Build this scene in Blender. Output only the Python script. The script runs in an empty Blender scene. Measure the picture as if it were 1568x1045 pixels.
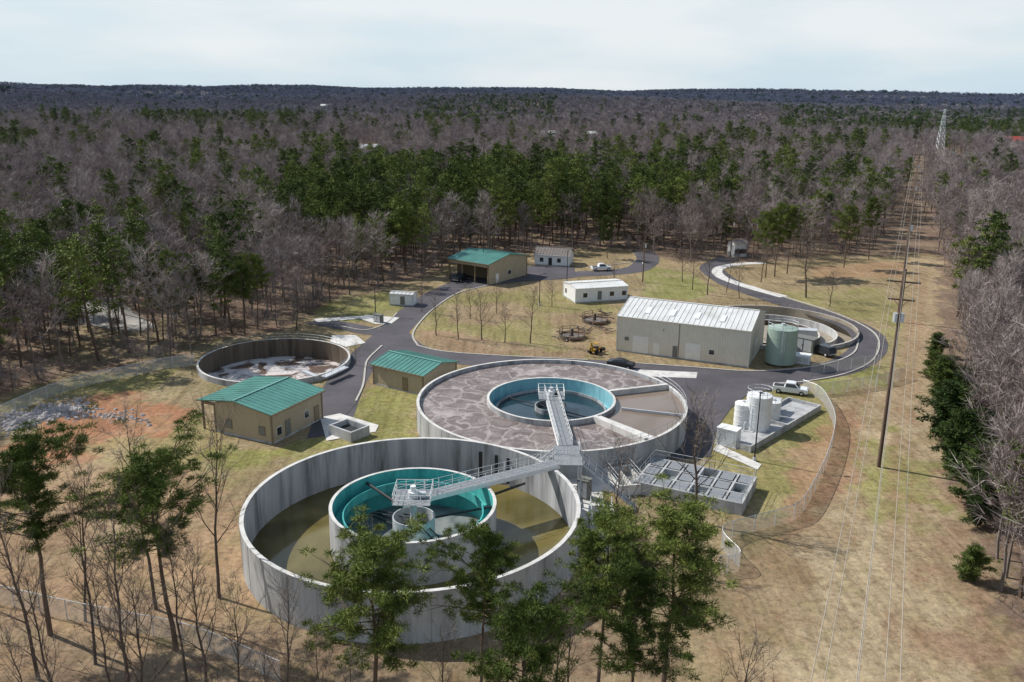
import bpy, math, random
import numpy as np
from mathutils import Vector, Matrix
random.seed(7)
scene=bpy.context.scene
# ------------------------------------------------------------------ camera
F=1340.0; CX=784.0; CY=522.5; CAMH=46.0
PITCH=math.radians(16.03); ROLL=math.radians(0.65)
cam_d=bpy.data.cameras.new("camera"); cam=bpy.data.objects.new("camera",cam_d)
scene.collection.objects.link(cam); scene.camera=cam
cam_d.sensor_width=36; cam_d.lens=36*F/1568; cam_d.clip_start=0.5; cam_d.clip_end=40000
RC=Matrix.Rotation(math.pi/2-PITCH,3,'X')@Matrix.Rotation(ROLL,3,'Z')
cam.matrix_world=Matrix.Translation((0,0,CAMH))@RC.to_4x4()
def P(px,py,z=0.0):
    "survey: ground-plan position of a point measured on the photograph at height z"
    d=RC@Vector(((px-CX)/F,-(py-CY)/F,-1.0))
    t=(z-CAMH)/d.z
    return Vector((d.x*t,d.y*t,z))
def PY(px,py,Y):
    d=RC@Vector(((px-CX)/F,-(py-CY)/F,-1.0))
    t=Y/d.y
    return Vector((d.x*t,Y,CAMH+d.z*t))
# ------------------------------------------------------------------ materials
def nd(nt,t,loc=None,**kw):
    n=nt.nodes.new(t)
    for k,v in kw.items(): setattr(n,k,v)
    return n
def base_mat(name):
    m=bpy.data.materials.new(name); m.use_nodes=True
    nt=m.node_tree; b=nt.nodes['Principled BSDF']; return m,nt,b
def ramp(nt,fac,stops):
    r=nt.nodes.new('ShaderNodeValToRGB'); cr=r.color_ramp
    while len(cr.elements)<len(stops): cr.elements.new(0.5)
    for e,(p,c) in zip(cr.elements,stops):
        e.position=p; e.color=(*c,1) if len(c)==3 else c
    nt.links.new(fac,r.inputs[0]); return r
def sc(c,k): return tuple(min(1,x*k) for x in c)
def mat(name,col,rough=.8,metal=0,var=.2,scale=1.0,stretch=(1,1,1),bump=.0,col2=None,coord='Object',ribs=0,spec=.3):
    m,nt,b=base_mat(name)
    tc=nd(nt,'ShaderNodeTexCoord'); mp=nd(nt,'ShaderNodeMapping'); mp.inputs['Scale'].default_value=stretch
    nt.links.new(tc.outputs[coord],mp.inputs[0])
    n=nd(nt,'ShaderNodeTexNoise'); n.inputs['Scale'].default_value=scale; n.inputs['Detail'].default_value=7; n.inputs['Roughness'].default_value=.65
    nt.links.new(mp.outputs[0],n.inputs[0])
    c2=col2 or sc(col,1-var*1.6)
    r=ramp(nt,n.outputs[0],[(.3,c2),(.52,col),(.75,sc(col,1+var))])
    nt.links.new(r.outputs[0],b.inputs['Base Color'])
    b.inputs['Roughness'].default_value=rough; b.inputs['Metallic'].default_value=metal
    b.inputs['Specular IOR Level'].default_value=spec
    if bump or ribs:
        bp=nd(nt,'ShaderNodeBump'); bp.inputs['Strength'].default_value=bump or .5; bp.inputs['Distance'].default_value=.05
        if ribs:
            sp=nd(nt,'ShaderNodeSeparateXYZ'); nt.links.new(tc.outputs['Object'],sp.inputs[0])
            ad=nd(nt,'ShaderNodeMath',operation='ADD'); nt.links.new(sp.outputs[0],ad.inputs[0]); nt.links.new(sp.outputs[1],ad.inputs[1])
            mu=nd(nt,'ShaderNodeMath',operation='MULTIPLY'); mu.inputs[1].default_value=ribs; nt.links.new(ad.outputs[0],mu.inputs[0])
            si=nd(nt,'ShaderNodeMath',operation='SINE'); nt.links.new(mu.outputs[0],si.inputs[0])
            nt.links.new(si.outputs[0],bp.inputs['Height'])
        else: nt.links.new(n.outputs[0],bp.inputs['Height'])
        nt.links.new(bp.outputs[0],b.inputs['Normal'])
    return m
M={}
M['conc']=mat('weathered_concrete',(.44,.44,.435),.85,0,.25,.55,(1,1,.18),.3,(.21,.21,.208))
M['conc_l']=mat('pale_concrete',(.64,.62,.58),.85,0,.14,.6,(1,1,1),.2,(.44,.42,.38))
M['conc_in']=mat('stained_concrete',(.40,.405,.41),.85,0,.3,.8,(1,1,.09),.3,(.11,.11,.108))
M['conc_brown']=mat('brown_stained_concrete',(.15,.115,.085),.9,0,.3,.7,(1,1,.1),.3,(.05,.04,.03))
M['curb']=mat('kerb_concrete',(.48,.45,.40),.9,0,.15,1)
M['teal']=mat('teal_coating',(.09,.45,.42),.45,0,.2,.9,(1,1,.2),0,(.045,.26,.26))
M['blue']=mat('pale_blue_coating',(.26,.52,.57),.5,0,.15,.9,(1,1,.2),0,(.16,.36,.42))
M['galv']=mat('galvanised_steel',(.60,.62,.63),.45,.2,.12,2)
M['white']=mat('white_paint',(.78,.78,.76),.5,0,.08,1.5)
M['dark']=mat('dark_steel',(.045,.045,.045),.6,.2,.2,2)
M['tan']=mat('tan_wall_panel',(.42,.345,.235),.6,0,.06,.5,ribs=16,bump=.5)
M['tan_d']=mat('tan_trim',(.22,.165,.105),.6,0,.06,.5)
M['beige']=mat('beige_wall_panel',(.70,.645,.53),.55,0,.05,.4,ribs=16,bump=.5)
M['beige_t']=mat('beige_trim',(.74,.70,.60),.55,0,.05,.4)
M['groof']=mat('green_metal_roof',(.085,.25,.205),.42,.1,.18,.35,(1,1,1),0,(.06,.185,.155),spec=.5)
M['groof_rib']=mat('green_roof_rib',(.15,.35,.295),.4,.1,.1,.35,spec=.5)
M['wroof']=mat('white_metal_roof',(.68,.675,.65),.45,0,.07,.3,(1,1,1),0,(.53,.52,.48))
M['broof']=mat('shingle_roof',(.22,.19,.17),.9,0,.2,2)
M['glass']=mat('window_glass',(.03,.035,.04),.12,0,.1,1,spec=.6)
M['door']=mat('painted_door',(.80,.77,.70),.5,0,.06,1)
M['louver']=mat('louver',(.19,.19,.17),.6,0,.1,3)
M['gtank']=mat('green_fibreglass',(.33,.42,.35),.45,0,.1,.5,(1,1,.3))
M['tire']=mat('tyre_rubber',(.02,.02,.02),.9,0,.1,3)
M['wood']=mat('pole_wood',(.14,.095,.07),.9,0,.25,2,(4,4,.4))
M['wire']=mat('conductor_wire',(.42,.37,.30),.5,.1,.05,1)
M['yellow']=mat('yellow_paint',(.45,.26,.03),.5,0,.1,1)
M['carw']=mat('car_paint_white',(.78,.79,.80),.25,0,.03,1,spec=.6)
M['card']=mat('car_paint_dark',(.035,.04,.05),.25,.1,.03,1,spec=.6)
M['rock']=mat('riprap_rock',(.42,.38,.36),.9,0,.3,.8)
M['asphalt']=mat('asphalt',(.098,.090,.098),.88,0,.22,.14,(1,1,1),.2,(.066,.062,.066))
M['bark']=mat('tree_bark',(.20,.165,.14),.95,0,.3,2,(3,3,.5))
M['bark_n']=mat('dark_tree_bark',(.115,.088,.070),.95,0,.35,2,(3,3,.5))
M['pbark']=mat('pine_bark',(.14,.098,.072),.95,0,.3,2,(3,3,.5))
M['grate']=mat('grating',(.30,.31,.32),.6,.3,.2,4)
M['redroof']=mat('red_roof',(.40,.07,.05),.6,0,.1,1)
M['pond']=mat('pale_pond',(.42,.40,.36),.5,0,.4,.12)

def water(name,col,col2,scale,rough=.08,thr=(.35,.65),bump=.05):
    m,nt,b=base_mat(name)
    g=nd(nt,'ShaderNodeNewGeometry')
    n=nd(nt,'ShaderNodeTexNoise'); n.inputs['Scale'].default_value=scale; n.inputs['Detail'].default_value=8; n.inputs['Distortion'].default_value=1.2
    nt.links.new(g.outputs['Position'],n.inputs[0])
    r=ramp(nt,n.outputs[0],[(thr[0],col),(thr[1],col2)]); nt.links.new(r.outputs[0],b.inputs['Base Color'])
    b.inputs['Roughness'].default_value=rough
    n2=nd(nt,'ShaderNodeTexNoise'); n2.inputs['Scale'].default_value=2.5; n2.inputs['Detail'].default_value=4
    nt.links.new(g.outputs['Position'],n2.inputs[0])
    bp=nd(nt,'ShaderNodeBump'); bp.inputs['Strength'].default_value=bump; bp.inputs['Distance'].default_value=.1
    nt.links.new(n2.outputs[0],bp.inputs['Height']); nt.links.new(bp.outputs[0],b.inputs['Normal'])
    return m
M['w_green']=water('green_brown_water',(.085,.072,.020),(.19,.155,.055),.10)
M['w_clar']=water('clarifier_water',(.012,.030,.042),(.02,.045,.055),.2)
M['w_grey']=water('shallow_grey_water',(.11,.135,.14),(.27,.29,.28),.25,.2)
M['w_brown']=water('brown_water',(.20,.145,.10),(.25,.19,.145),.12,.12)
M['w_foam']=water('foamy_water',(.12,.075,.05),(.66,.60,.56),.22,.5,(.44,.53),.3)
M['w_pale']=water('silty_basin',(.24,.20,.145),(.36,.31,.24),.15,.6)
m,nt,b=base_mat('foamy_sludge'); M['sludge']=m
g=nd(nt,'ShaderNodeNewGeometry')
n0=nd(nt,'ShaderNodeTexNoise'); n0.inputs['Scale'].default_value=.45; n0.inputs['Detail'].default_value=5
nt.links.new(g.outputs['Position'],n0.inputs[0])
va=nd(nt,'ShaderNodeVectorMath',operation='MULTIPLY_ADD'); va.inputs[1].default_value=(5.5,5.5,0)
nt.links.new(n0.outputs['Color'],va.inputs[0]); nt.links.new(g.outputs['Position'],va.inputs[2])
vo=nd(nt,'ShaderNodeTexVoronoi',feature='DISTANCE_TO_EDGE'); vo.inputs['Scale'].default_value=.26
nt.links.new(va.outputs[0],vo.inputs[0])
rv=ramp(nt,vo.outputs[0],[(0.0,(.85,.85,.85)),(.028,(.35,.35,.35)),(.085,(0,0,0))])
n1=nd(nt,'ShaderNodeTexNoise'); n1.inputs['Scale'].default_value=.9; n1.inputs['Detail'].default_value=10; n1.inputs['Roughness'].default_value=.78
nt.links.new(va.outputs[0],n1.inputs[0])
rb=ramp(nt,n1.outputs[0],[(.3,(.095,.072,.062)),(.5,(.19,.15,.135)),(.72,(.36,.31,.29))])
mx=nd(nt,'ShaderNodeMix',data_type='RGBA'); mx.inputs[7].default_value=(.47,.41,.38,1)
nt.links.new(rv.outputs[0],mx.inputs[0]); nt.links.new(rb.outputs[0],mx.inputs[6]); nt.links.new(mx.outputs[2],b.inputs['Base Color'])
b.inputs['Roughness'].default_value=.5
m,nt,b=base_mat('chain_link_mesh'); M['link']=m
b.inputs['Base Color'].default_value=(.62,.62,.6,1); b.inputs['Roughness'].default_value=.6; b.inputs['Alpha'].default_value=.34
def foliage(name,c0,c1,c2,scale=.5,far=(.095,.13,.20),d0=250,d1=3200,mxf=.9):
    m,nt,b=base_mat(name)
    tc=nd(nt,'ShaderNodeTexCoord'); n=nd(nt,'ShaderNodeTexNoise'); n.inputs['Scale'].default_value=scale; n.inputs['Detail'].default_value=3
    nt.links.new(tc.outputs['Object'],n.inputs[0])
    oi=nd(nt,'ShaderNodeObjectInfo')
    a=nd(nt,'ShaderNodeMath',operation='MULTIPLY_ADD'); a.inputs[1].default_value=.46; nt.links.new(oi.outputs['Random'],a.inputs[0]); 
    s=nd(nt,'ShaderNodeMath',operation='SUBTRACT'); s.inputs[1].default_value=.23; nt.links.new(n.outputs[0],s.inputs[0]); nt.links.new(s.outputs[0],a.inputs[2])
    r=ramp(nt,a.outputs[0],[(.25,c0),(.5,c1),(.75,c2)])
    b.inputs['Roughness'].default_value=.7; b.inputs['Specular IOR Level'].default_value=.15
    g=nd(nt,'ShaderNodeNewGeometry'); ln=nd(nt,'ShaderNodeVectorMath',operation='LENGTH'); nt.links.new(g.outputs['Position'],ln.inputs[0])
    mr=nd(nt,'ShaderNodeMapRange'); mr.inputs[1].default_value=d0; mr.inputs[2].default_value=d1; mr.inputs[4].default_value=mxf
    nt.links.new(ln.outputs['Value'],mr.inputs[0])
    mx=nd(nt,'ShaderNodeMix',data_type='RGBA'); mx.inputs[7].default_value=(*far,1)  # aerial haze painted in: base colour drifts bluish with distance
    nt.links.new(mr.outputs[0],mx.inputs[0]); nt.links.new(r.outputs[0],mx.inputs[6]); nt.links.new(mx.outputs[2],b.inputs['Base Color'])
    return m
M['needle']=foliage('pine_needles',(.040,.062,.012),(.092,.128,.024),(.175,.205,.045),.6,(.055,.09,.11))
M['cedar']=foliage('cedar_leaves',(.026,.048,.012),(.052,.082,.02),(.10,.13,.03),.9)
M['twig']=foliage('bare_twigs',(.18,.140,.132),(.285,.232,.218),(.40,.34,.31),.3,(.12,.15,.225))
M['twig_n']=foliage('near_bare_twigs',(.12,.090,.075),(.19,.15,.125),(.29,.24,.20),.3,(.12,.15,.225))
# ------------------------------------------------------------------ mesh builder
class MB:
    def __init__(s): s.v=[];s.f=[];s.m=[]
    def add(s,vs,fs,m):
        k=len(s.v); s.v.extend([tuple(v) for v in vs])
        for f in fs: s.f.append(tuple(i+k for i in f)); s.m.append(m)
    def box(s,x0,x1,y0,y1,z0,z1,m):
        vs=[(x,y,z) for z in (z0,z1) for y in (y0,y1) for x in (x0,x1)]
        s.add(vs,[(0,2,3,1),(4,5,7,6),(0,1,5,4),(2,6,7,3),(0,4,6,2),(1,3,7,5)],m)
    def beam(s,p0,p1,w,h,m):
        p0=Vector(p0);p1=Vector(p1); d=(p1-p0).normalized()
        up=Vector((0,0,1)) if abs(d.z)<.95 else Vector((0,1,0))
        x=d.cross(up).normalized(); y=x.cross(d).normalized()
        vs=[]
        for p in (p0,p1):
            for a,b in ((-1,-1),(1,-1),(1,1),(-1,1)): vs.append(p+x*(a*w/2)+y*(b*h/2))
        s.add(vs,[(3,2,1,0),(4,5,6,7),(0,1,5,4),(1,2,6,5),(2,3,7,6),(3,0,4,7)],m)
    def tube(s,p0,p1,r0,r1,n,m,cap=True):
        p0=Vector(p0);p1=Vector(p1); d=(p1-p0)
        if d.length<1e-6: return
        d.normalize()
        up=Vector((0,0,1)) if abs(d.z)<.9 else Vector((1,0,0))
        x=d.cross(up).normalized(); y=x.cross(d)
        vs=[]
        for p,r in ((p0,r0),(p1,r1)):
            for i in range(n):
                a=2*math.pi*i/n; vs.append(p+x*(r*math.cos(a))+y*(r*math.sin(a)))
        fs=[(i,(i+1)%n,n+(i+1)%n,n+i) for i in range(n)]
        if cap: fs+= [tuple(range(n-1,-1,-1)),tuple(range(n,2*n))]
        s.add(vs,fs,m)
    def ring(s,c,ri,ro,z0,z1,m,n=128,mi=None,mt=None):
        vs=[]
        for r,z in ((ro,z0),(ro,z1),(ri,z1),(ri,z0)):
            for i in range(n):
                a=2*math.pi*i/n; vs.append((c[0]+r*math.cos(a),c[1]+r*math.sin(a),z))
        base=len(s.v); s.v.extend(vs)
        for k,mm in ((0,m),(1,mt or m),(2,mi or m)):
            for i in range(n):
                j=(i+1)%n
                s.f.append((base+k*n+i,base+k*n+j,base+(k+1)*n+j,base+(k+1)*n+i)); s.m.append(mm)
    def disc(s,c,r,z,m,n=96,r0=0):
        if r0:
            vs=[(c[0]+q*math.cos(2*math.pi*i/n),c[1]+q*math.sin(2*math.pi*i/n),z) for q in (r,r0) for i in range(n)]
            s.add(vs,[(i,(i+1)%n,n+(i+1)%n,n+i) for i in range(n)],m)
        else: s.add([(c[0]+r*math.cos(2*math.pi*i/n),c[1]+r*math.sin(2*math.pi*i/n),z) for i in range(n)],[tuple(range(n))],m)
    def cyl(s,c,r,z0,z1,m,n=32,rt=None): s.tube((c[0],c[1],z0),(c[0],c[1],z1),r,r if rt is None else rt,n,m)
    def rail(s,pts,m,h=1.1,step=1.8,r=.03):
        pts=[Vector(p) for p in pts]
        for a,b in zip(pts[:-1],pts[1:]):
            L=(b-a).length; n=max(1,round(L/step))
            for i in range(n+1):
                p=a.lerp(b,i/n); s.tube(p,p+Vector((0,0,h)),r,r,4,m,False)
            for q in (h,h*.5): s.tube(a+Vector((0,0,q)),b+Vector((0,0,q)),r,r,4,m,False)
    def obj(s,name,parent=None,T=None,smooth=False,link=True):
        me=bpy.data.meshes.new(name); me.from_pydata(s.v,[],s.f)
        mats=[]; idx=[]
        for mm in s.m:
            if mm not in mats: mats.append(mm)
            idx.append(mats.index(mm))
        for mm in mats: me.materials.append(M[mm] if isinstance(mm,str) else mm)
        me.polygons.foreach_set('material_index',idx)
        if smooth: me.polygons.foreach_set('use_smooth',[True]*len(idx))
        me.update()
        o=bpy.data.objects.new(name,me)
        if link: scene.collection.objects.link(o)
        if parent: o.parent=parent
        if T is not None: o.matrix_world=T
        return o
def empty(name,T=Matrix.Identity(4)):
    e=bpy.data.objects.new(name,None); scene.collection.objects.link(e); e.matrix_world=T; e.empty_display_size=1; return e
# ------------------------------------------------------------------ numpy helpers
def pip(x,y,poly):
    inside=np.zeros(x.shape,bool); n=len(poly); j=n-1
    for i in range(n):
        xi,yi=poly[i];xj,yj=poly[j]
        c=((yi>y)!=(yj>y))&(x<(xj-xi)*(y-yi)/((yj-yi) if yj!=yi else 1e-9)+xi)
        inside^=c; j=i
    return inside
def vn(x,y,L,seed,n=10):
    r=np.random.RandomState(seed); o=np.zeros_like(x,dtype=float)
    for i in range(n):
        a=r.rand()*6.283; k=6.283/L*(.6+.9*r.rand()); o+=np.sin((x*math.cos(a)+y*math.sin(a))*k+r.rand()*6.28)
    return o/math.sqrt(n)
def W(poly,z=0): return [tuple(P(a,b,z)[:2]) for a,b in poly]
def sm(t): t=np.clip(t,0,1); return t*t*(3-2*t)
def hgt(x,y):
    x=np.asarray(x,float);y=np.asarray(y,float)
    d=np.hypot(x,y-150); s=sm((d-420)/1000); s2=sm((d-2500)/4500)
    return s*(-2+8*np.sin(x/330+1)+9*np.sin(y/300+.5+x/700)+5*np.sin(x/170+y/260))+s2*(18+10*np.sin(x/1500+.7)+8*np.sin(x/620+y/2000)+6*np.sin(x/310+2)+4*np.sin(x/140+y/900))
# ------------------------------------------------------------------ tanks layout
def ringfit(px,ytop,ybot,z):
    a=P(px,ytop,z); b=P(px,ybot,z); c=(a+b)/2; return (c.x,c.y),(a-b).length/2
T1,R1=ringfit(633,670,908,5.0)
T2,R2=ringfit(844,550,692,3.6)
T3,R3=ringfit(421,519,585,1.0)
T4=tuple(P(1182,497,.8)[:2]); R4=16.6
# ------------------------------------------------------------------ ground
fx=list(np.arange(-170,210.1,1.25)); fy=list(np.arange(35,335.1,1.25))
def ext(l,lo,hi):
    s=3; a=l[0]; pre=[]
    while a>lo: a-=s; s*=1.25; pre.append(a)
    s=3; a=l[-1]; post=[]
    while a<hi: a+=min(s,260); s*=1.12; post.append(a)
    return pre[::-1]+l+post
gx=np.array(ext(fx,-9500,9500)); gy=np.array(ext(fy,-400,15000))
X,Y=np.meshgrid(gx,gy); Z=hgt(X,Y)
nx,ny=len(gx),len(gy)
clear_px=[(-250,1500),(-250,690),(-60,625),(0,606),(110,574),(200,562),(300,545),(330,520),(440,503),(480,480),(505,458),(560,446),(600,436),(650,425),(686,405),(800,392),(860,382),(950,380),(1000,392),(1060,405),(1110,395),(1160,405),(1260,392),(1375,392),(1392,385),(1440,395),(1432,470),(1428,560),(1443,640),(1468,740),(1508,870),(1570,1045),(1750,1500)]
clearP=W(clear_px)
regions=[
 (clear_px,(.31,.24,.13),2.0),
 ([(-250,1500),(-250,700),(0,690),(130,690),(330,690),(370,800),(420,900),(520,1000),(560,1500)],(.38,.25,.15),4),
 ([(0,1100),(0,940),(200,970),(420,970),(1000,970),(1000,1200)],(.25,.175,.115),3),
 ([(10,690),(60,640),(130,606),(215,606),(285,630),(285,665),(190,690),(100,720)],(.44,.20,.11),2.5),
 ([(-40,625),(110,580),(230,568),(310,556),(330,580),(300,600),(220,604),(120,604),(50,620),(-30,650)],(.235,.215,.08),2),
 ([(120,680),(320,650),(380,690),(370,760),(300,720),(160,740)],(.34,.28,.13),2.5),
 ([(300,690),(420,690),(520,640),(560,590),(645,592),(645,690),(560,700),(440,700),(400,715),(310,720)],(.245,.245,.072),1.6),
 ([(635,500),(655,470),(700,450),(800,445),(900,450),(945,470),(945,545),(900,550),(700,542),(640,528)],(.25,.225,.09),1.0),
 ([(640,505),(700,508),(860,540),(900,550),(700,542),(640,528)],(.30,.195,.13),1.5),
 ([(840,480),(945,480),(945,548),(860,548)],(.29,.205,.13),1.5),
 ([(690,470),(780,462),(830,480),(760,500),(690,498)],(.31,.22,.14),1.5),
 ([(485,480),(520,455),(600,448),(640,470),(600,490),(500,495)],(.24,.24,.085),1.5),
 ([(530,530),(590,525),(585,560),(560,575)],(.235,.24,.075),.6),
 ([(985,405),(1060,420),(1100,445),(1060,460),(985,455)],(.225,.235,.075),1),
 ([(1170,450),(1350,440),(1380,480),(1350,500),(1260,475)],(.27,.245,.10),1.5),
 ([(1090,600),(1180,590),(1255,603),(1278,640),(1272,700),(1240,760),(1200,790),(1100,770),(1090,700)],(.265,.245,.09),1.2),
 ([(1235,572),(1345,560),(1352,590),(1255,606)],(.235,.25,.075),1),
 ([(1350,500),(1378,470),(1385,560),(1352,580)],(.26,.245,.095),1),
 ([(1120,1500),(1130,880),(1235,800),(1285,700),(1290,620),(1355,585),(1385,500),(1390,395),(1440,395),(1432,560),(1450,660),(1480,760),(1530,900),(1580,1045),(1760,1500)],(.37,.275,.17),2),
 ([(1190,1100),(1290,830),(1375,600),(1400,600),(1420,830),(1460,1100)],(.45,.355,.225),4),
 ([(1300,720),(1340,660),(1400,700),(1430,760),(1400,800),(1320,790)],(.27,.26,.09),3),
 ([(1080,1045),(1090,850),(1180,830),(1240,860),(1230,960),(1120,1045)],(.32,.225,.13),3),
 ([(1430,700),(1470,740),(1520,900),(1560,1045),(1490,1045),(1460,880)],(.29,.19,.125),2.5),
 ([(1210,700),(1290,620),(1320,620),(1305,720),(1260,790),(1200,815)],(.36,.215,.13),1.2),
 ([(1240,410),(1380,400),(1385,425),(1250,425)],(.35,.215,.125),1),
 ([(100,500),(330,500),(330,540),(110,560)],(.27,.215,.13),4),
]
C=np.zeros((ny,nx,3)); C[:]=(.20,.14,.105)
n1=vn(X,Y,9,1); n2=vn(X,Y,9,2); n3=vn(X,Y,3.2,3); n4=vn(X,Y,3.2,4); nb=vn(X,Y,28,5)
for pts,col,amp in regions:
    w=W(pts)
    k=pip(X+amp*(n1*.7+n3*.45),Y+amp*(n2*.7+n4*.45),w)
    C[k]=C[k]*.18+np.array(col)*.82
def polydist(pts):
    w=W(pts); d=np.full(X.shape,1e9)
    for (ax,ay),(bx,by) in zip(w[:-1],w[1:]):
        vx,vy=bx-ax,by-ay; t=np.clip(((X-ax)*vx+(Y-ay)*vy)/(vx*vx+vy*vy),0,1)
        d=np.minimum(d,np.hypot(X-ax-t*vx,Y-ay-t*vy))
    return d
for pts in ([(1335,590),(1300,640),(1305,690),(1290,740),(1240,800),(1190,830),(1150,880)],[(1318,592),(1286,640),(1290,690),(1272,740),(1225,790)],[(1418,410),(1400,560),(1395,700),(1400,850),(1410,1040)],[(1408,410),(1384,560),(1370,700),(1366,850),(1365,1040)],[(150,760),(240,800),(330,860)],[(0,860),(120,830),(260,830)]):
    d=polydist(pts); k=np.clip(1-d/1.1,0,1)[...,None]*(.5+.35*n1[...,None]).clip(0,1); C=C*(1-k)+np.array((.25,.15,.09))*k
C*= (1+.08*nb[...,None]+.06*n1[...,None])
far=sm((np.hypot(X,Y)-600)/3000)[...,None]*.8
C=C*(1-far)+np.array((.14,.15,.19))*far  # painted haze: distant ground colour pulled towards blue-grey
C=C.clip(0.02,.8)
holes=[]
for c,r in ((T3,R3),(T4,R4)):
    h=r+2.2
    holes.append((c,r,round((c[0]-h)/1.25)*1.25,round((c[0]+h)/1.25)*1.25,35+round((c[1]-h-35)/1.25)*1.25,35+round((c[1]+h-35)/1.25)*1.25))
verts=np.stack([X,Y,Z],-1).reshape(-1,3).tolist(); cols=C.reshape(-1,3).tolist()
faces=[]
xc=(gx[:-1]+gx[1:])/2; yc=(gy[:-1]+gy[1:])/2
for j in range(ny-1):
    for i in range(nx-1):
        sk=False
        if gy[j]<335 and gy[j]>35:
            for c,r,x0,x1,y0,y1 in holes:
                if x0<xc[i]<x1 and y0<yc[j]<y1: sk=True;break
        if not sk:
            a=j*nx+i; faces.append((a,a+1,a+nx+1,a+nx))
for c,r,x0,x1,y0,y1 in holes:
    N=128; k=len(verts); cc=(.27,.22,.12)
    angs=sorted([2*math.pi*i/N for i in range(N)]+[math.atan2(yy-c[1],xx-c[0])%(2*math.pi) for xx in (x0,x1) for yy in (y0,y1)])
    for a in angs:
        ca,sa=math.cos(a),math.sin(a)
        t=min(((x1-c[0])/ca if ca>1e-6 else (x0-c[0])/ca if ca<-1e-6 else 1e9),((y1-c[1])/sa if sa>1e-6 else (y0-c[1])/sa if sa<-1e-6 else 1e9))
        verts.append((c[0]+(r-.15)*ca,c[1]+(r-.15)*sa,0)); cols.append(cc); verts.append((c[0]+t*ca,c[1]+t*sa,0)); cols.append(cc)
    n=len(angs)
    for i in range(n):
        j=(i+1)%n; faces.append((k+2*i,k+2*i+1,k+2*j+1,k+2*j))
me=bpy.data.meshes.new('ground'); me.from_pydata(verts,[],faces)
ca=me.color_attributes.new('Cover','FLOAT_COLOR','POINT')
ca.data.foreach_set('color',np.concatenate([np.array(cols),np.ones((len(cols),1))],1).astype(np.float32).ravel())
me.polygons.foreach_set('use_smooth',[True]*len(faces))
m,nt,b=base_mat('ground_cover')
at=nd(nt,'ShaderNodeVertexColor'); at.layer_name='Cover'
g=nd(nt,'ShaderNodeNewGeometry')
def noise(s,d=8,r=.65,st=None):
    n=nd(nt,'ShaderNodeTexNoise'); n.inputs['Scale'].default_value=s; n.inputs['Detail'].default_value=d; n.inputs['Roughness'].default_value=r
    if st:
        q=nd(nt,'ShaderNodeMapping'); q.inputs['Rotation'].default_value=(0,0,st[0]); q.inputs['Scale'].default_value=st[1]
        nt.links.new(g.outputs['Position'],q.inputs[0]); nt.links.new(q.outputs[0],n.inputs[0])
    else: nt.links.new(g.outputs['Position'],n.inputs[0])
    return n
na=noise(.10,8,.72); r1=ramp(nt,na.outputs[0],[(.48,(0,0,0)),(.64,(.5,.5,.5))])
mx=nd(nt,'ShaderNodeMix',data_type='RGBA'); mx.inputs[7].default_value=(.42,.33,.21,1)
nt.links.new(r1.outputs[0],mx.inputs[0]); nt.links.new(at.outputs[0],mx.inputs[6])
nb_=noise(.22,8,.75); r2=ramp(nt,nb_.outputs[0],[(.50,(0,0,0)),(.66,(.5,.5,.5))])
mx2=nd(nt,'ShaderNodeMix',data_type='RGBA'); mx2.inputs[7].default_value=(.16,.15,.055,1)
nt.links.new(r2.outputs[0],mx2.inputs[0]); nt.links.new(mx.outputs[2],mx2.inputs[6])
ne=noise(.5,9,.78); r4=ramp(nt,ne.outputs[0],[(.53,(0,0,0)),(.66,(.65,.65,.65))])
mx4=nd(nt,'ShaderNodeMix',data_type='RGBA'); mx4.inputs[7].default_value=(.22,.125,.075,1)
nt.links.new(r4.outputs[0],mx4.inputs[0]); nt.links.new(mx2.outputs[2],mx4.inputs[6])
nc=noise(1.3,10,.8); r3=ramp(nt,nc.outputs[0],[(.28,(.34,.32,.30)),(.5,(1,1,1)),(.72,(1.5,1.48,1.42))])
mx3=nd(nt,'ShaderNodeMix',data_type='RGBA',blend_type='MULTIPLY'); mx3.inputs[0].default_value=1
nt.links.new(mx4.outputs[2],mx3.inputs[6]); nt.links.new(r3.outputs[0],mx3.inputs[7])
nf=noise(.6,6,.7,(.42,(1.6,.12,1))); r5=ramp(nt,nf.outputs[0],[(.3,(.72,.70,.68)),(.5,(1,1,1)),(.7,(1.18,1.17,1.15))])
mx5=nd(nt,'ShaderNodeMix',data_type='RGBA',blend_type='MULTIPLY'); mx5.inputs[0].default_value=1
nt.links.new(mx3.outputs[2],mx5.inputs[6]); nt.links.new(r5.outputs[0],mx5.inputs[7])
nt.links.new(mx5.outputs[2],b.inputs['Base Color']); b.inputs['Roughness'].default_value=.95; b.inputs['Specular IOR Level'].default_value=.1
bp=nd(nt,'ShaderNodeBump'); bp.inputs['Strength'].default_value=.7; bp.inputs['Distance'].default_value=.3
nt.links.new(nc.outputs[0],bp.inputs['Height']); nt.links.new(bp.outputs[0],b.inputs['Normal'])
me.materials.append(m); me.update()
go=bpy.data.objects.new('ground',me); scene.collection.objects.link(go)
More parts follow.
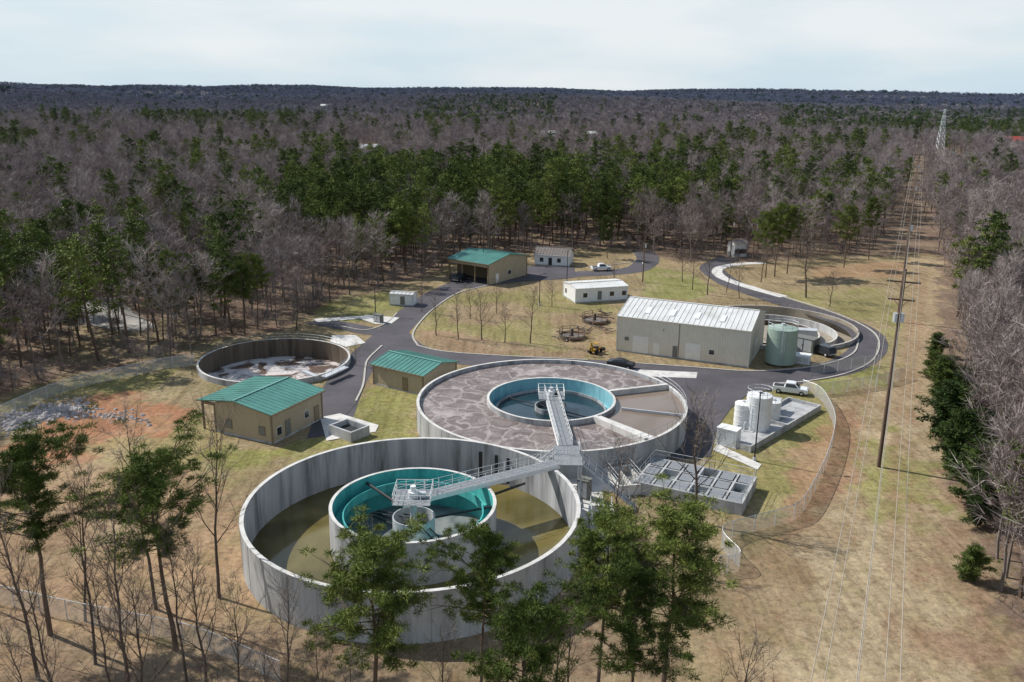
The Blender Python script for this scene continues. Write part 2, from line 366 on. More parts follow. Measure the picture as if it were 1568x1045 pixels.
# ------------------------------------------------------------------ roads
def crom(pts,n=8):
    pts=[Vector(p) for p in pts]; out=[]
    q=[2*pts[0]-pts[1]]+pts+[2*pts[-1]-pts[-2]]
    for i in range(1,len(q)-2):
        for k in range(n):
            t=k/n; a,b_,c,d=q[i-1:i+3]
            out.append(.5*((2*b_)+(c-a)*t+(2*a-5*b_+4*c-d)*t*t+(3*b_-a-3*c+d)*t**3))
    out.append(pts[-1]); return out
def road(name,px,w,z=.02,m='asphalt'):
    c=crom([P(a,b) for a,b in px]); mb=MB(); n=len(c); L=[];R=[]
    for i,p in enumerate(c):
        t=(c[min(i+1,n-1)]-c[max(i-1,0)]); t.z=0; t.normalize(); s=Vector((-t.y,t.x,0))
        L.append(p+s*w/2); R.append(p-s*w/2)
    vs=[(p.x,p.y,z) for p in L]+[(p.x,p.y,z) for p in R]
    mb.add(vs,[(n+i,n+i+1,i+1,i) for i in range(n-1)],m)
    mb.obj(name)
def sheet(name,px,z=.03,m='asphalt',h=0):
    w=W(px); mb=MB(); n=len(w)
    A=sum(w[i][0]*w[(i+1)%n][1]-w[(i+1)%n][0]*w[i][1] for i in range(n))
    if A<0: w=w[::-1]
    if h:
        mb.add([(x,y,0.0) for x,y in w]+[(x,y,h) for x,y in w],[tuple(range(n,2*n))]+[(i,(i+1)%n,n+(i+1)%n,n+i) for i in range(n)],m)
    else: mb.add([(x,y,z) for x,y in w],[tuple(range(n))],m)
    return mb.obj(name)
road('asphalt_road',[(800,427),(745,430),(700,438),(660,458),(625,485),(598,512),(572,536),(548,560),(528,590),(506,640)],6.5,.020)
road('asphalt_road',[(598,508),(620,530),(660,545),(740,552),(850,556),(950,563),(1050,571),(1150,577),(1230,574),(1290,562),(1326,540),(1330,518),(1308,500),(1262,483),(1200,463),(1150,446),(1115,432),(1090,410),(1120,395)],6.5,.028)
road('asphalt_road',[(700,436),(760,427),(840,425),(885,420),(930,418),(975,412),(992,398),(985,385)],6.5,.036)
road('asphalt_road',[(480,492),(530,500),(570,508),(606,508)],5,.044)
road('access_path',[(1200,455),(1140,438),(1104,424),(1100,412),(1130,405),(1170,403)],2.8,.052,'conc_l')
sheet('asphalt_apron',[(930,560),(1060,572),(1150,570),(1245,570),(1240,584),(1205,596),(1150,600),(1120,625),(1098,655),(1088,700),(1000,706),(1000,640)],.060)
sheet('asphalt_yard',[(500,590),(552,575),(556,590),(545,620),(498,668),(470,672)],.066)
sheet('parking_pavement',[(690,420),(790,408),(880,408),(880,425),(800,432),(720,442),(690,440)],.070)
sheet('concrete_slab',[(958,566),(1068,571),(1066,580),(985,577)],.080,'conc_l')
sheet('concrete_slab',[(508,514),(545,514),(560,526),(530,532),(505,524)],.084,'conc_l')
sheet('concrete_slab',[(548,488),(560,483),(612,487),(600,496),(575,497)],.088,'conc_l')
sheet('concrete_slab',[(480,489),(560,484),(562,488),(485,494)],.078,'conc_l')
sheet('concrete_slab',[(490,640),(520,634),(580,652),(575,662),(500,676)],.080,'conc_l')
sheet('concrete_pad',[(790,700),(870,690),(985,690),(972,722),(935,755),(922,752),(930,800),(905,850),(880,800),(830,740)],.1,'conc_l',.10)
sheet('concrete_slab',[(1098,680),(1166,712),(1160,720),(1092,690)],.07,'conc_l')
def kerb(px,name='kerb'):
    c=crom([P(a,b) for a,b in px],6); mb=MB()
    for a,b in zip(c[:-1],c[1:]): mb.beam((a.x,a.y,.075),(b.x,b.y,.075),.30,.15,'curb')
    mb.obj(name)
kerb([(640,530),(632,515),(640,498),(662,475),(700,450),(745,438)])
kerb([(640,530),(680,539),(760,545),(900,552)])
kerb([(1190,588),(1240,584),(1300,571),(1338,550),(1345,520),(1320,498),(1262,474),(1200,455),(1150,438)])
kerb([(945,555),(1060,563),(1150,569),(1230,564),(1280,554),(1308,540),(1315,520)])
kerb([(585,530),(566,548),(560,560),(556,590),(545,615)])
kerb([(608,480),(590,496),(560,506),(520,500)])
kerb([(985,405),(975,402),(900,410)])
# ------------------------------------------------------------------ sky + sun
EL=math.radians(43); AZ=math.radians(-64)
s=Vector((math.sin(AZ)*math.cos(EL),math.cos(AZ)*math.cos(EL),math.sin(EL)))
sd=bpy.data.lights.new('sun','SUN'); sd.energy=4.9; sd.angle=math.radians(.5); sd.color=(1,.965,.91)
so=bpy.data.objects.new('sun',sd); scene.collection.objects.link(so); so.rotation_euler=s.to_track_quat('Z','Y').to_euler(); so.location=(0,0,200)
wd=bpy.data.worlds.new('World'); scene.world=wd; wd.use_nodes=True; nt=wd.node_tree
bg=nt.nodes['Background']; bg.inputs[1].default_value=.12
sk=nd(nt,'ShaderNodeTexSky'); sk.sky_type='NISHITA'; sk.sun_disc=False; sk.sun_elevation=EL; sk.sun_rotation=AZ; sk.air_density=1.0; sk.dust_density=.6; sk.ozone_density=1.5
tc=nd(nt,'ShaderNodeTexCoord'); mp=nd(nt,'ShaderNodeMapping'); mp.inputs['Scale'].default_value=(1,1,4.5)
nt.links.new(tc.outputs['Generated'],mp.inputs[0])
n=nd(nt,'ShaderNodeTexNoise'); n.inputs['Scale'].default_value=1.5; n.inputs['Detail'].default_value=6; n.inputs['Roughness'].default_value=.5
nt.links.new(mp.outputs[0],n.inputs[0])
r=ramp(nt,n.outputs[0],[(.38,(4.3,5.8,6.9)),(.5,(5.4,6.4,7.1)),(.62,(6.9,7.3,7.5))])   # thin high cloud veil
sp=nd(nt,'ShaderNodeSeparateXYZ'); nt.links.new(tc.outputs['Generated'],sp.inputs[0])
mr=nd(nt,'ShaderNodeMapRange'); mr.inputs[1].default_value=.12; mr.inputs[2].default_value=.55; mr.inputs[3].default_value=.94; mr.inputs[4].default_value=.15
nt.links.new(sp.outputs[2],mr.inputs[0])
mx=nd(nt,'ShaderNodeMix',data_type='RGBA')
nt.links.new(mr.outputs[0],mx.inputs[0]); nt.links.new(sk.outputs[0],mx.inputs[6]); nt.links.new(r.outputs[0],mx.inputs[7]); nt.links.new(mx.outputs[2],bg.inputs[0])
scene.view_settings.view_transform='Standard'; scene.view_settings.look='None'; scene.view_settings.exposure=0
# ------------------------------------------------------------------ buildings
def frame(A,B,z,R=None,depth=None):
    a=P(*A,z); b_=P(*B,z); ex=(b_-a); L=ex.length; ex.normalize(); ey=Vector((-ex.y,ex.x,0))
    D=depth if depth else (P(*R,z)-b_).dot(ey)
    T=Matrix.Translation((a.x,a.y,0))@Matrix((( ex.x,ey.x,0,0),(ex.y,ey.y,0,0),(0,0,1,0),(0,0,0,1)))
    return T,L,D
def building(name,A,B,z,R=None,depth=None,axis='a',rise=1.2,o=.4,wall='tan',roof='groof',trim='tan_d',porch=0,openings=(),ribs=.8,bay=0):
    T,L,D=frame(A,B,z,R,depth); e=empty(name,T)
    rm='groof_rib' if roof=='groof' else roof
    mb=MB(); x0,x1,y0,y1=o+porch,L-o,o,D-o
    if bay:
        mb.box(x0,x0+.2,y0+3,y1,0,z,wall); mb.box(x1-.2,x1,y0,y1,0,z,wall); mb.box(x0+.2,x1-.2,y1-.2,y1,0,z,wall)
        mb.box(x0+.2,x1-.2,y0+bay,y0+bay+.2,0,z,'tan_d'); mb.box(x0,x1-.2,y0,y0+.2,z-.9,z,wall)
        for k in range(4):
            xx=x0+(x1-x0-.3)*k/3; mb.box(xx,xx+.28,y0-.02,y0+.26,0,z-.9,trim)
    else: mb.box(x0,x1,y0,y1,0,z,wall)
    def rz(x,y):
        if axis=='a': return z+rise*(1-abs(y-D/2)/(D/2))
        return z+rise*(1-abs(x-L/2)/(L/2))
    if axis=='a':
        for x in (x0,x1): mb.add([(x,y0,z),(x,y1,z),(x,D/2,rz(x,D/2)-.05)],[(0,1,2)],wall)
    else:
        for y in (y0,y1): mb.add([(x0,y,z),(x1,y,z),(L/2,y,rz(L/2,y)-.05)],[(0,1,2)],wall)
    mb.obj('walls',e)
    rb=MB(); t=.14
    def slab(q):
        lo=[(x,y,zz-t) for x,y,zz in q]; rb.add(q+lo,[(0,1,2,3),(7,6,5,4),(0,4,5,1),(1,5,6,2),(2,6,7,3),(3,7,4,0)],roof)
    if axis=='a':
        slab([(0,0,z+.06),(L,0,z+.06),(L,D/2,z+rise+.06),(0,D/2,z+rise+.06)])
        slab([(0,D/2,z+rise+.06),(L,D/2,z+rise+.06),(L,D,z+.06),(0,D,z+.06)])
        n=int(L/ribs)
        for i in range(n+1):
            x=L*i/n
            rb.beam((x,0,z+.09),(x,D/2,z+rise+.09),.07,.08,rm); rb.beam((x,D/2,z+rise+.09),(x,D,z+.09),.07,.08,rm)
        rb.beam((0,D/2,z+rise+.12),(L,D/2,z+rise+.12),.4,.07,rm)
    else:
        slab([(0,0,z+.06),(L/2,0,z+rise+.06),(L/2,D,z+rise+.06),(0,D,z+.06)])
        slab([(L/2,0,z+rise+.06),(L,0,z+.06),(L,D,z+.06),(L/2,D,z+rise+.06)])
        n=int(D/ribs)
        for i in range(n+1):
            y=D*i/n
            rb.beam((0,y,z+.09),(L/2,y,z+rise+.09),.07,.08,rm); rb.beam((L/2,y,z+rise+.09),(L,y,z+.09),.07,.08,rm)
        rb.beam((L/2,0,z+rise+.12),(L/2,D,z+rise+.12),.4,.07,rm)
    rb.obj('roof',e)
    tb=MB()
    for x in (x0,x1):
        for y in (y0,y1): tb.box(x-.1,x+.1,y-.1,y+.1,0,z-.1,trim)
    if not bay: tb.box(x0-.05,x1+.05,y0-.05,y1+.05,0,.25,'conc')
    if axis=='a':
        tb.box(0,L,-.12,-.003,z-.14,z+.04,trim); tb.box(0,L,D+.003,D+.12,z-.14,z+.04,trim)
    else:
        tb.box(-.12,-.003,0,D,z-.14,z+.04,trim); tb.box(L+.003,L+.12,0,D,z-.14,z+.04,trim)
    if porch:
        for y in (y0+.1,D/2,y1-.1): tb.box(o,o+.25,y-.12,y+.12,0,z-.08,trim)
        tb.box(o,x0,y0,y0+.2,z-.5,z-.1,trim)
    tb.obj('trim',e)
    ob=MB()
    for side,q,w,h0,h,kind in openings:
        fr='door' if kind in('glass','door') else trim
        if side=='f':
            ob.box(q-w/2-.08,q+w/2+.08,y0-.05,y0+.02,h0-.05,h0+h+.08,fr); ob.box(q-w/2,q+w/2,y0-.08,y0,h0,h0+h,kind)
        elif side=='r':
            ob.box(x1-.02,x1+.05,q-w/2-.08,q+w/2+.08,h0-.05,h0+h+.08,fr); ob.box(x1,x1+.08,q-w/2,q+w/2,h0,h0+h,kind)
        elif side=='l':
            ob.box(x0-.05,x0+.02,q-w/2-.08,q+w/2+.08,h0-.05,h0+h+.08,fr); ob.box(x0-.08,x0,q-w/2,q+w/2,h0,h0+h,kind)
    if openings: ob.obj('windows_and_doors',e)
    return e,T,L,D
e,T,L,D=building('tan_blower_building',(301,613),(415,637),4.3,R=(498,598),axis='d',rise=.9,porch=2.4,
  openings=[('f',5.2,1.0,1.0,1.2,'louver'),('f',11.0,1.0,1.0,1.2,'louver'),('r',1.8,.9,.9,1.1,'glass'),('r',3.6,1.0,.3,2.1,'louver'),('r',7.6,.9,1.4,1.0,'glass'),('r',9.8,1.0,.3,2.1,'tan_d')])
mb=MB(); mb.box(1.0,2.2,2,3.6,.1,1.4,'louver'); mb.box(.9,2.3,4.2,5.6,.1,1.1,'galv'); mb.obj('blower_units',e)
building('tan_pump_building',(566,558),(648,577),3.4,R=(693,552),axis='a',rise=1.0,openings=[('f',7.0,1,.2,2.1,'tan_d')])
building('green_roof_maintenance_shed',(684,396),(748,406),5.2,R=(789,388),axis='a',rise=1.4,openings=[('r',4,1,.2,2.1,'door'),('r',9,1.2,1.5,1,'glass')],bay=6)
building('white_cottage',(817,390),(873,393),2.9,depth=7.5,axis='a',rise=1.6,o=.35,wall='white',roof='broof',trim='white',openings=[('f',2.2,1,1,1.1,'glass'),('f',4.6,1,.2,2,'dark'),('f',7,1,1,1.1,'glass')])
building('white_office_trailer',(862,432),(881,443),3.3,R=(968,441),axis='d',rise=.45,o=.15,wall='white',roof='wroof',trim='white',
  openings=[('r',2.5,1,1.2,1,'glass'),('r',6,1,.5,2,'louver'),('r',9,1,1.2,1,'glass'),('r',12,1,1.2,1,'glass'),('f',1.8,.8,1.2,1,'glass')])
building('white_storage_shed',(596,450),(632,452),2.6,depth=3,axis='a',rise=.2,o=.05,wall='white',roof='wroof',trim='galv',openings=[('f',3,1,.3,1.8,'louver')])
e,T,L,D=building('beige_metal_warehouse',(945,484),(1151,508),6.6,depth=15.5,axis='a',rise=1.9,o=.12,wall='beige',roof='wroof',trim='beige_t',ribs=.9,
  openings=[('f',4.6,2.8,.2,3.0,'door'),('f',7.6,1.0,.2,2.1,'door'),('f',14.2,2.6,.2,2.9,'door'),('f',11.0,.9,.2,2.1,'louver'),('f',2.0,.8,2.2,.7,'louver'),('f',17.5,.9,1.6,.8,'glass'),('r',7,3,.2,3.2,'door')])
mb=MB()
for q in (5,9.5,14,18.5):
    for y in (3.2,12.2): mb.beam((q,y-1.2,6.6+1.9*(y-1.2 if y<7 else 15.5-y+1.2)/7.75+.16),(q,y+1.2,6.6+1.9*(y+1.2 if y<7 else 15.5-y-1.2)/7.75+.16),.9,.04,'white')
mb.obj('skylights',e)
mb=MB(); mb.box(L*.48,L*.48+.08,.02,.1,0,6.5,'tan_d'); mb.tube((8.8,.05,5.2),(8.8,-.7,5.0),.05,.05,6,'dark'); mb.obj('downpipe',e)
# ------------------------------------------------------------------ circular tanks
def at(c,a,r,z): return Vector((c[0]+r*math.cos(a),c[1]+r*math.sin(a),z))
def bridge(mb,p0,p1,w,mm='galv',truss=.5):
    p0=Vector(p0);p1=Vector(p1); d=(p1-p0).normalized(); s=Vector((-d.y,d.x,0))*w/2
    mb.beam(p0,p1,w,.06,'grate')
    for q in (s,-s):
        mb.beam(p0+q-Vector((0,0,truss/2)),p1+q-Vector((0,0,truss/2)),.10,truss,mm)
        mb.rail([p0+q+Vector((0,0,.04)),p1+q+Vector((0,0,.04))],mm,1.1,1.6,.034)
def stairs(mb,p0,p1,w,mm='galv'):
    p0=Vector(p0);p1=Vector(p1); d=(p1-p0); h=Vector((d.x,d.y,0)).normalized(); s=Vector((-h.y,h.x,0))*w/2
    n=max(4,int(abs(d.z)/.2))
    for i in range(n):
        c=p0+d*((i+.5)/n); mb.beam(c-h*.14,c+h*.14,w,.04,'grate')
    for q in (s,-s):
        mb.beam(p0+q,p1+q,.06,.25,mm); mb.rail([p0+q,p1+q],mm,1.0,1.0,.03)
e=empty('clarifier_basin_tank',Matrix.Translation((T1[0],T1[1],0))); O=(0,0)
mb=MB(); mb.ring(O,R1-.42,R1,-.2,5.0,'conc',160,mi='conc_in',mt='conc_l')
for i in range(32):
    a=2*math.pi*i/32
    mb.beam(at(O,a,R1+.005,0),at(O,a,R1+.005,4.95),.05,.02,'conc_in')
mb.obj('outer_wall',e)
ri=8.6
mb=MB(); mb.ring(O,ri-.35,ri,0,4.9,'conc',128,mi='teal',mt='conc_l'); mb.obj('inner_wall',e)
mb=MB(); mb.disc(O,R1-.3,.32,'w_green',128,r0=ri-.1); mb.obj('outer_channel_water',e)
mb=MB(); mb.disc(O,ri-.2,.5,'w_grey',96)
mb.ring(O,ri-1.45,ri-1.33,2.9,3.9,'teal',128); mb.disc(O,ri-.3,2.9,'teal',128,r0=ri-1.4)
mb.obj('clarifier_floor_and_launder',e)
mb=MB(); vs=[];n=20
for i in range(n+1):
    a=-2.0+1.5*i/n; vs.append((6.9*math.cos(a),6.9*math.sin(a),.52))
mb.add(vs+[(2.8*math.cos(-.6),2.8*math.sin(-.6),.52),(2.8*math.cos(-1.9),2.8*math.sin(-1.9),.52)],[tuple(range(n+3))],'conc_l'); mb.obj('dry_floor',e)
ed=P(842,710,5.4)-Vector((T1[0],T1[1],0)); ang=math.atan2(ed.y,ed.x); endp=at(O,ang,R1+.6,5.4)
mb=MB()
bridge(mb,at(O,ang+math.pi,1.5,5.4),endp,1.5,'white')
mb.box(-1.9,1.9,-1.9,1.9,5.36,5.42,'grate')
mb.rail([(-1.9,-1.9,5.42),(1.9,-1.9,5.42),(1.9,1.9,5.42),(-1.9,1.9,5.42),(-1.9,-1.9,5.42)],'white',1.1,1.0,.035)
mb.cyl((0,0),.55,5.4,6.1,'white',20); mb.cyl((0,0),.3,6.1,6.7,'white',16); mb.box(.5,1.3,-.3,.3,5.5,6.0,'galv'); mb.cyl((0,0),.35,.5,5.36,'galv',16)
mb.obj('access_bridge',e)
mb=MB(); mb.ring(O,2.1,2.2,1.0,3.3,'galv',40); mb.cyl((0,0),1.0,.5,1.3,'conc',24); mb.obj('feed_well',e)
mb=MB()
d1=P(545,748,2.8)-Vector((T1[0],T1[1],0)); a1=math.atan2(d1.y,d1.x)
for a in (a1,a1+math.pi):
    p,q=at(O,a,.4,1.6),at(O,a,7.0,.8)
    for k in (-.35,.35):
        s=Vector((-math.sin(a),math.cos(a),0))*k
        mb.tube(p+s,q+s,.09,.09,6,'dark'); mb.tube(p+s+Vector((0,0,1.5)),q+s+Vector((0,0,.3)),.07,.07,6,'dark')
    for i in range(7):
        x0=p.lerp(q,i/7); x1=p.lerp(q,(i+1)/7)
        mb.tube(x0,x1+Vector((0,0,1.5-1.2*(i+1)/7)),.04,.04,4,'dark')
mb.tube(at(O,a1,2.2,3.6),at(O,a1,8.2,4.2),.16,.16,8,'dark')
a=ang-.35
mb.tube(at(O,a,2.2,2.9),at(O,a,8.3,3.6),.12,.12,8,'dark'); mb.box(-.6,.6,-.2,.2,1.2,1.5,'dark')
mb.tube(at(O,ang-.12,8.6,3.9),at(O,ang-.12,12.8,4.6),.14,.14,8,'dark'); mb.obj('rake_arms',e)
mb=MB()
for q in (.95,1.05,1.18): mb.beam(at(O,q,R1-.47,.6),at(O,q,R1-.47,3.9),.5,.06,'dark')
mb.obj('wall_slots',e)
mb=MB(); lp=at(O,ang,R1+2.0,5.3)+Vector((T1[0],T1[1],0))
mb.box(lp.x-1.4,lp.x+1.8,lp.y-1.5,lp.y+1.5,.1,.4,'conc')
for xx in (-1.2,1.6):
    for yy in (-1.3,1.3): mb.box(lp.x+xx-.1,lp.x+xx+.1,lp.y+yy-.1,lp.y+yy+.1,.4,5.25,'galv')
mb.box(lp.x-1.4,lp.x+1.8,lp.y-1.5,lp.y+1.5,5.25,5.35,'grate')
mb.rail([(lp.x-1.4,lp.y+1.5,5.35),(lp.x+1.8,lp.y+1.5,5.35)],'galv'); mb.rail([(lp.x+.4,lp.y-1.5,5.35),(lp.x-1.0,lp.y-1.5,5.35)],'galv')
stairs(mb,(lp.x+1.8,lp.y-.4,5.3),(lp.x+8.0,lp.y-1.6,.2),1.1)
mb.obj('landing_platform')
# effluent channel beside the front tank
e=empty('effluent_channel',Matrix.Translation((T1[0]+R1+.9,T1[1]-4,0))@Matrix.Rotation(-.05,4,'Z')); mb=MB(); L,D=2.6,8.5
mb.box(0,.3,0,D,0,2.6,'conc_l'); mb.box(L-.3,L,0,D,0,2.6,'conc_l'); mb.box(.3,L-.3,0,.3,0,2.6,'conc_l'); mb.box(.3,L-.3,D-.3,D,0,2.6,'conc_l'); mb.obj('channel_walls',e)
mb=MB(); mb.box(.3,L-.3,.3,D-.3,.05,1.2,'w_grey'); mb.rail([(.17,.17,2.6),(.17,D-.17,2.6)],'galv'); mb.rail([(L-.17,.17,2.6),(L-.17,D-.17,2.6)],'galv'); mb.obj('channel_water_and_rails',e)
# --- tank 2
e=empty('aeration_basin_tank',Matrix.Translation((T2[0],T2[1],0)))
mb=MB(); mb.ring(O,R2-.4,R2,-.2,3.6,'conc',160,mi='conc_in',mt='conc_l')
for i in range(36):
    a=2*math.pi*i/36; mb.beam(at(O,a,R2+.005,0),at(O,a,R2+.005,3.5),.05,.02,'conc_in')
mb.obj('outer_wall',e)
ri2=9.2
mb=MB(); mb.ring(O,ri2-.35,ri2,0,3.75,'conc',128,mi='blue',mt='conc_l'); mb.ring(O,ri2-1.5,ri2-1.38,1.3,2.3,'conc_in',128); mb.disc(O,ri2-.3,1.5,'blue',128,r0=ri2-1.4)
mb.obj('inner_wall',e)
mb=MB(); mb.disc(O,R2-.3,3.0,'sludge',128,r0=ri2-.1); mb.obj('sludge_surface',e)
mb=MB(); mb.disc(O,ri2-1.3,1.9,'w_clar',96); mb.obj('clarifier_water',e)
t2v=Vector((T2[0],T2[1],0))
pb=P(1000,592,3.7)-t2v; pd=P(978,668,3.7)-t2v
aa,ab=math.atan2(pb.y,pb.x),math.atan2(pd.y,pd.x)
mb=MB()
for a in (aa,ab): mb.beam(at(O,a,ri2,3.3),at(O,a,R2-.35,3.3),.55,1.1,'conc_l')
mb.beam(at(O,ab+.06,ri2,3.6),at(O,ab+.06,R2-.35,3.6),1.0,.10,'conc_l')
mb.beam(at(O,(aa+ab)/2,ri2+1,3.25),at(O,(aa+ab)/2,R2-.35,3.25),.2,.35,'galv')
mb.obj('dividing_walls',e)
n=24; mb=MB(); vs=[at(O,ab+(aa-ab)*i/n,ri2-.1,3.06) for i in range(n+1)]+[at(O,ab+(aa-ab)*i/n,R2-.3,3.06) for i in range(n+1)]
mb.add(vs,[(i,n+1+i,n+2+i,i+1) for i in range(n)],'w_brown'); mb.obj('settled_zone_water',e)
mb=MB()
ep=P(866,682,4.1)-t2v; an=math.atan2(ep.y,ep.x)
bridge(mb,at(O,an+math.pi,1.3,4.1),ep,1.7,'white')
mb.box(-1.8,1.8,-1.8,1.8,4.06,4.12,'grate')
mb.rail([(-1.8,-1.8,4.12),(1.8,-1.8,4.12),(1.8,1.8,4.12),(-1.8,1.8,4.12),(-1.8,-1.8,4.12)],'white',1.1,1.0,.035)
mb.cyl((0,0),.5,4.1,4.8,'white',20); mb.cyl((0,0),.28,4.8,5.3,'galv',16); mb.box(.5,1.2,-.3,.3,4.2,4.7,'dark'); mb.cyl((0,0),.35,.5,4.06,'galv',16)
mb.obj('access_bridge',e)
mb=MB(); mb.ring(O,2.2,2.32,1.6,2.6,'conc_in',40)
for k in range(2): mb.tube(at(O,an+.9+k*3.14,.4,2.2),at(O,an+.9+k*3.14,7.6,2.1),.08,.08,6,'dark')
mb.obj('feed_well',e)
mb=MB(); pts=[at(O,an-.02-2*math.pi*i/90,R2-.2,3.6) for i in range(1,90)]
mb.rail(pts[60:88],'galv',1.1,2.4,.024); mb.obj('perimeter_handrail',e)
mb=MB(); lp=P(866,684,4.1)
mb.box(lp.x-1.3,lp.x+1.6,lp.y-2.4,lp.y+.2,4.0,4.1,'grate')
for xx in (-1.2,1.5):
    for yy in (-2.3,.1): mb.box(lp.x+xx-.08,lp.x+xx+.08,lp.y+yy-.08,lp.y+yy+.08,0,4.0,'galv')
mb.rail([(lp.x-1.3,lp.y-2.4,4.1),(lp.x+1.6,lp.y-2.4,4.1),(lp.x+1.6,lp.y+.1,4.1)],'galv',1.1,1.0)
stairs(mb,(lp.x-1.3,lp.y-1.4,4.1),(lp.x-6.2,lp.y-2.6,.15),1.1,'white')
mb.obj('access_stairs')
# --- tank 3 and 4 (sunk)
e=empty('foam_equalisation_basin',Matrix.Translation((T3[0],T3[1],0)))
mb=MB(); mb.ring(O,R3-.35,R3,-3.0,1.0,'conc',112,mi='conc_brown',mt='conc_l'); mb.obj('wall',e)
mb=MB(); mb.disc(O,R3-.2,-2.4,'w_foam',96); mb.obj('foam_surface',e)
mb=MB()
pp=P(497,578,1.2)-Vector((T3[0],T3[1],0)); pq=P(528,562,1.2)-Vector((T3[0],T3[1],0))
mb.beam(pp*.98,pq*1.02,1.1,.15,'galv'); mb.rail([pp,pq],'galv')
mb.beam((R3*.72,-R3*.72,.8),(R3*.5,-R3*.5,.8),.7,.5,'galv'); mb.obj('weir_platform',e)
mb=MB(); mb.rail([at(O,.2+i*.12,R3-.15,1.0) for i in range(22)],'galv',1.0,1.5,.02)
mb.obj('handrail',e)
e=empty('circular_storage_basin',Matrix.Translation((T4[0],T4[1],0)))
mb=MB(); mb.ring(O,R4-.35,R4,-2.2,.8,'conc',128,mi='w_pale',mt='curb'); mb.obj('wall',e)
mb=MB(); mb.disc(O,R4-.2,-1.7,'w_pale',96); mb.ring(O,R4-4.2,R4-3.9,-1.7,-.2,'conc',96,mt='conc_l'); mb.ring(O,R4-7.5,R4-7.2,-1.7,-.6,'conc_brown',96,mt='conc_l'); mb.obj('basin_floor',e)
mb=MB(); mb.rail([at(O,-.6+i*.1,R4-.15,.8) for i in range(36)],'wood',1.0,1.5,.025); mb.obj('handrail',e)
# ------------------------------------------------------------------ rectangular basins
def rect_basin(name,A,B,z,R,cells,wm='conc',fm='grate',rails=True,t=.3):
    T,L,D=frame(A,B,z,R); e=empty(name,T); mb=MB()
    mb.box(0,L,0,t,0,z,wm); mb.box(0,L,D-t,D,0,z,wm); mb.box(0,t,t,D-t,0,z,wm); mb.box(L-t,L,t,D-t,0,z,wm)
    mb.obj('walls',e); mb=MB(); nx_,ny_=cells
    for i in range(1,nx_): x=L*i/nx_; mb.box(x-.12,x+.12,t,D-t,.1,z-.02,wm)
    for j in range(1,ny_):
        y=D*j/ny_
        for i in range(nx_):
            xa=max(t,L*i/nx_+.12); xb=min(L-t,L*(i+1)/nx_-.12); mb.box(xa,xb,y-.1,y+.1,.1,z-.02,wm)
    if nx_*ny_>1: mb.obj('partition_walls',e)
    mb=MB(); mb.box(t,L-t,t,D-t,.05,z*.45,fm); mb.obj('basin_floor',e)
    if rails:
        mb=MB(); mb.rail([(.15,.15,z),(L-.15,.15,z),(L-.15,D-.15,z),(.15,D-.15,z),(.15,.15,z)],'galv',1.05,1.8,.026); mb.obj('handrail',e)
    return e,T,L,D
e,T,L,D=rect_basin('contact_channel_basin',(970,737),(1137,772),1.5,(1166,732),(6,3),'conc','w_grey')
mb=MB()
random.seed(3)
for i in range(6):
    for j in range(3):
        if random.random()<.6:
            xa=L*i/6+.2; mb.box(xa+.1,xa+L/6-.5,D*j/3+.35,D*(j+1)/3-.3,1.42,1.47,random.choice(('grate','conc','grate')))
mb.rail([(L*.5,.2,1.5),(L*.5,D-.2,1.5)],'galv'); mb.obj('covers_and_rails',e)
rect_basin('concrete_splitter_box',(925,716),(948,745),1.3,(972,722),(1,2),'conc_l','w_grey',True,.25)
rect_basin('concrete_valve_vault',(503,651),(537,663),1.4,(560,650),(1,1),'conc','dark',False,.3)
rect_basin('chemical_containment',(1096,668),(1150,684),.9,(1200,606),(1,2),'conc','conc',False,.25)
def vtank(name,px,py,r,h,m,rails=True):
    p=P(px,py,.4); e=empty(name,Matrix.Translation((p.x,p.y,.4))); mb=MB(); mb.cyl((0,0),r,0,h,m,40)
    n=40; vs=[(r*math.cos(6.2832*i/n),r*math.sin(6.2832*i/n),h) for i in range(n)]+[(0,0,h+r*.22)]
    mb.add(vs,[(i,(i+1)%n,n) for i in range(n)],m)
    for q in (.25,.5,.75): mb.ring((0,0),r,r+.03,h*q,h*q+.08,m,40)
    mb.cyl((0,0),.35,h+r*.15,h+r*.3,'galv',16); mb.obj('shell',e)
    mb=MB()
    if rails: mb.rail([(r*1.0*math.cos(6.2832*i/10),r*1.0*math.sin(6.2832*i/10),h) for i in range(11)],'galv',1.0,5,.03)
    for s_ in (-.22,.22): mb.tube((s_-r*.2,-r-.12,0),(s_-r*.2,-r-.12,h+1),.03,.03,5,'galv')
    for i in range(int(h/.35)): mb.tube((-.22-r*.2,-r-.12,.3+i*.35),(.22-r*.2,-r-.12,.3+i*.35),.02,.02,4,'galv')
    mb.obj('ladder_and_rail',e); return e
vtank('white_chemical_tank',1159,655,1.75,4.9,'white')
vtank('white_chemical_tank',1137,652,1.3,3.4,'white',False)
vtank('white_chemical_tank',1181,640,1.2,2.6,'white',False)
vtank('green_storage_tank',1194,554,2.6,6.2,'gtank')
mb=MB()
for (a_,b2) in (((1140,648),(1152,640)),((1152,640),(1185,628)),((1165,625),(1192,614))):
    p=P(*a_,1.6);q=P(*b2,1.6); mb.tube(p,q,.08,.08,6,'white'); mb.tube(p,(p.x,p.y,.3),.08,.08,6,'white'); mb.tube(q,(q.x,q.y,.3),.08,.08,6,'white')
mb.obj('chemical_feed_piping')
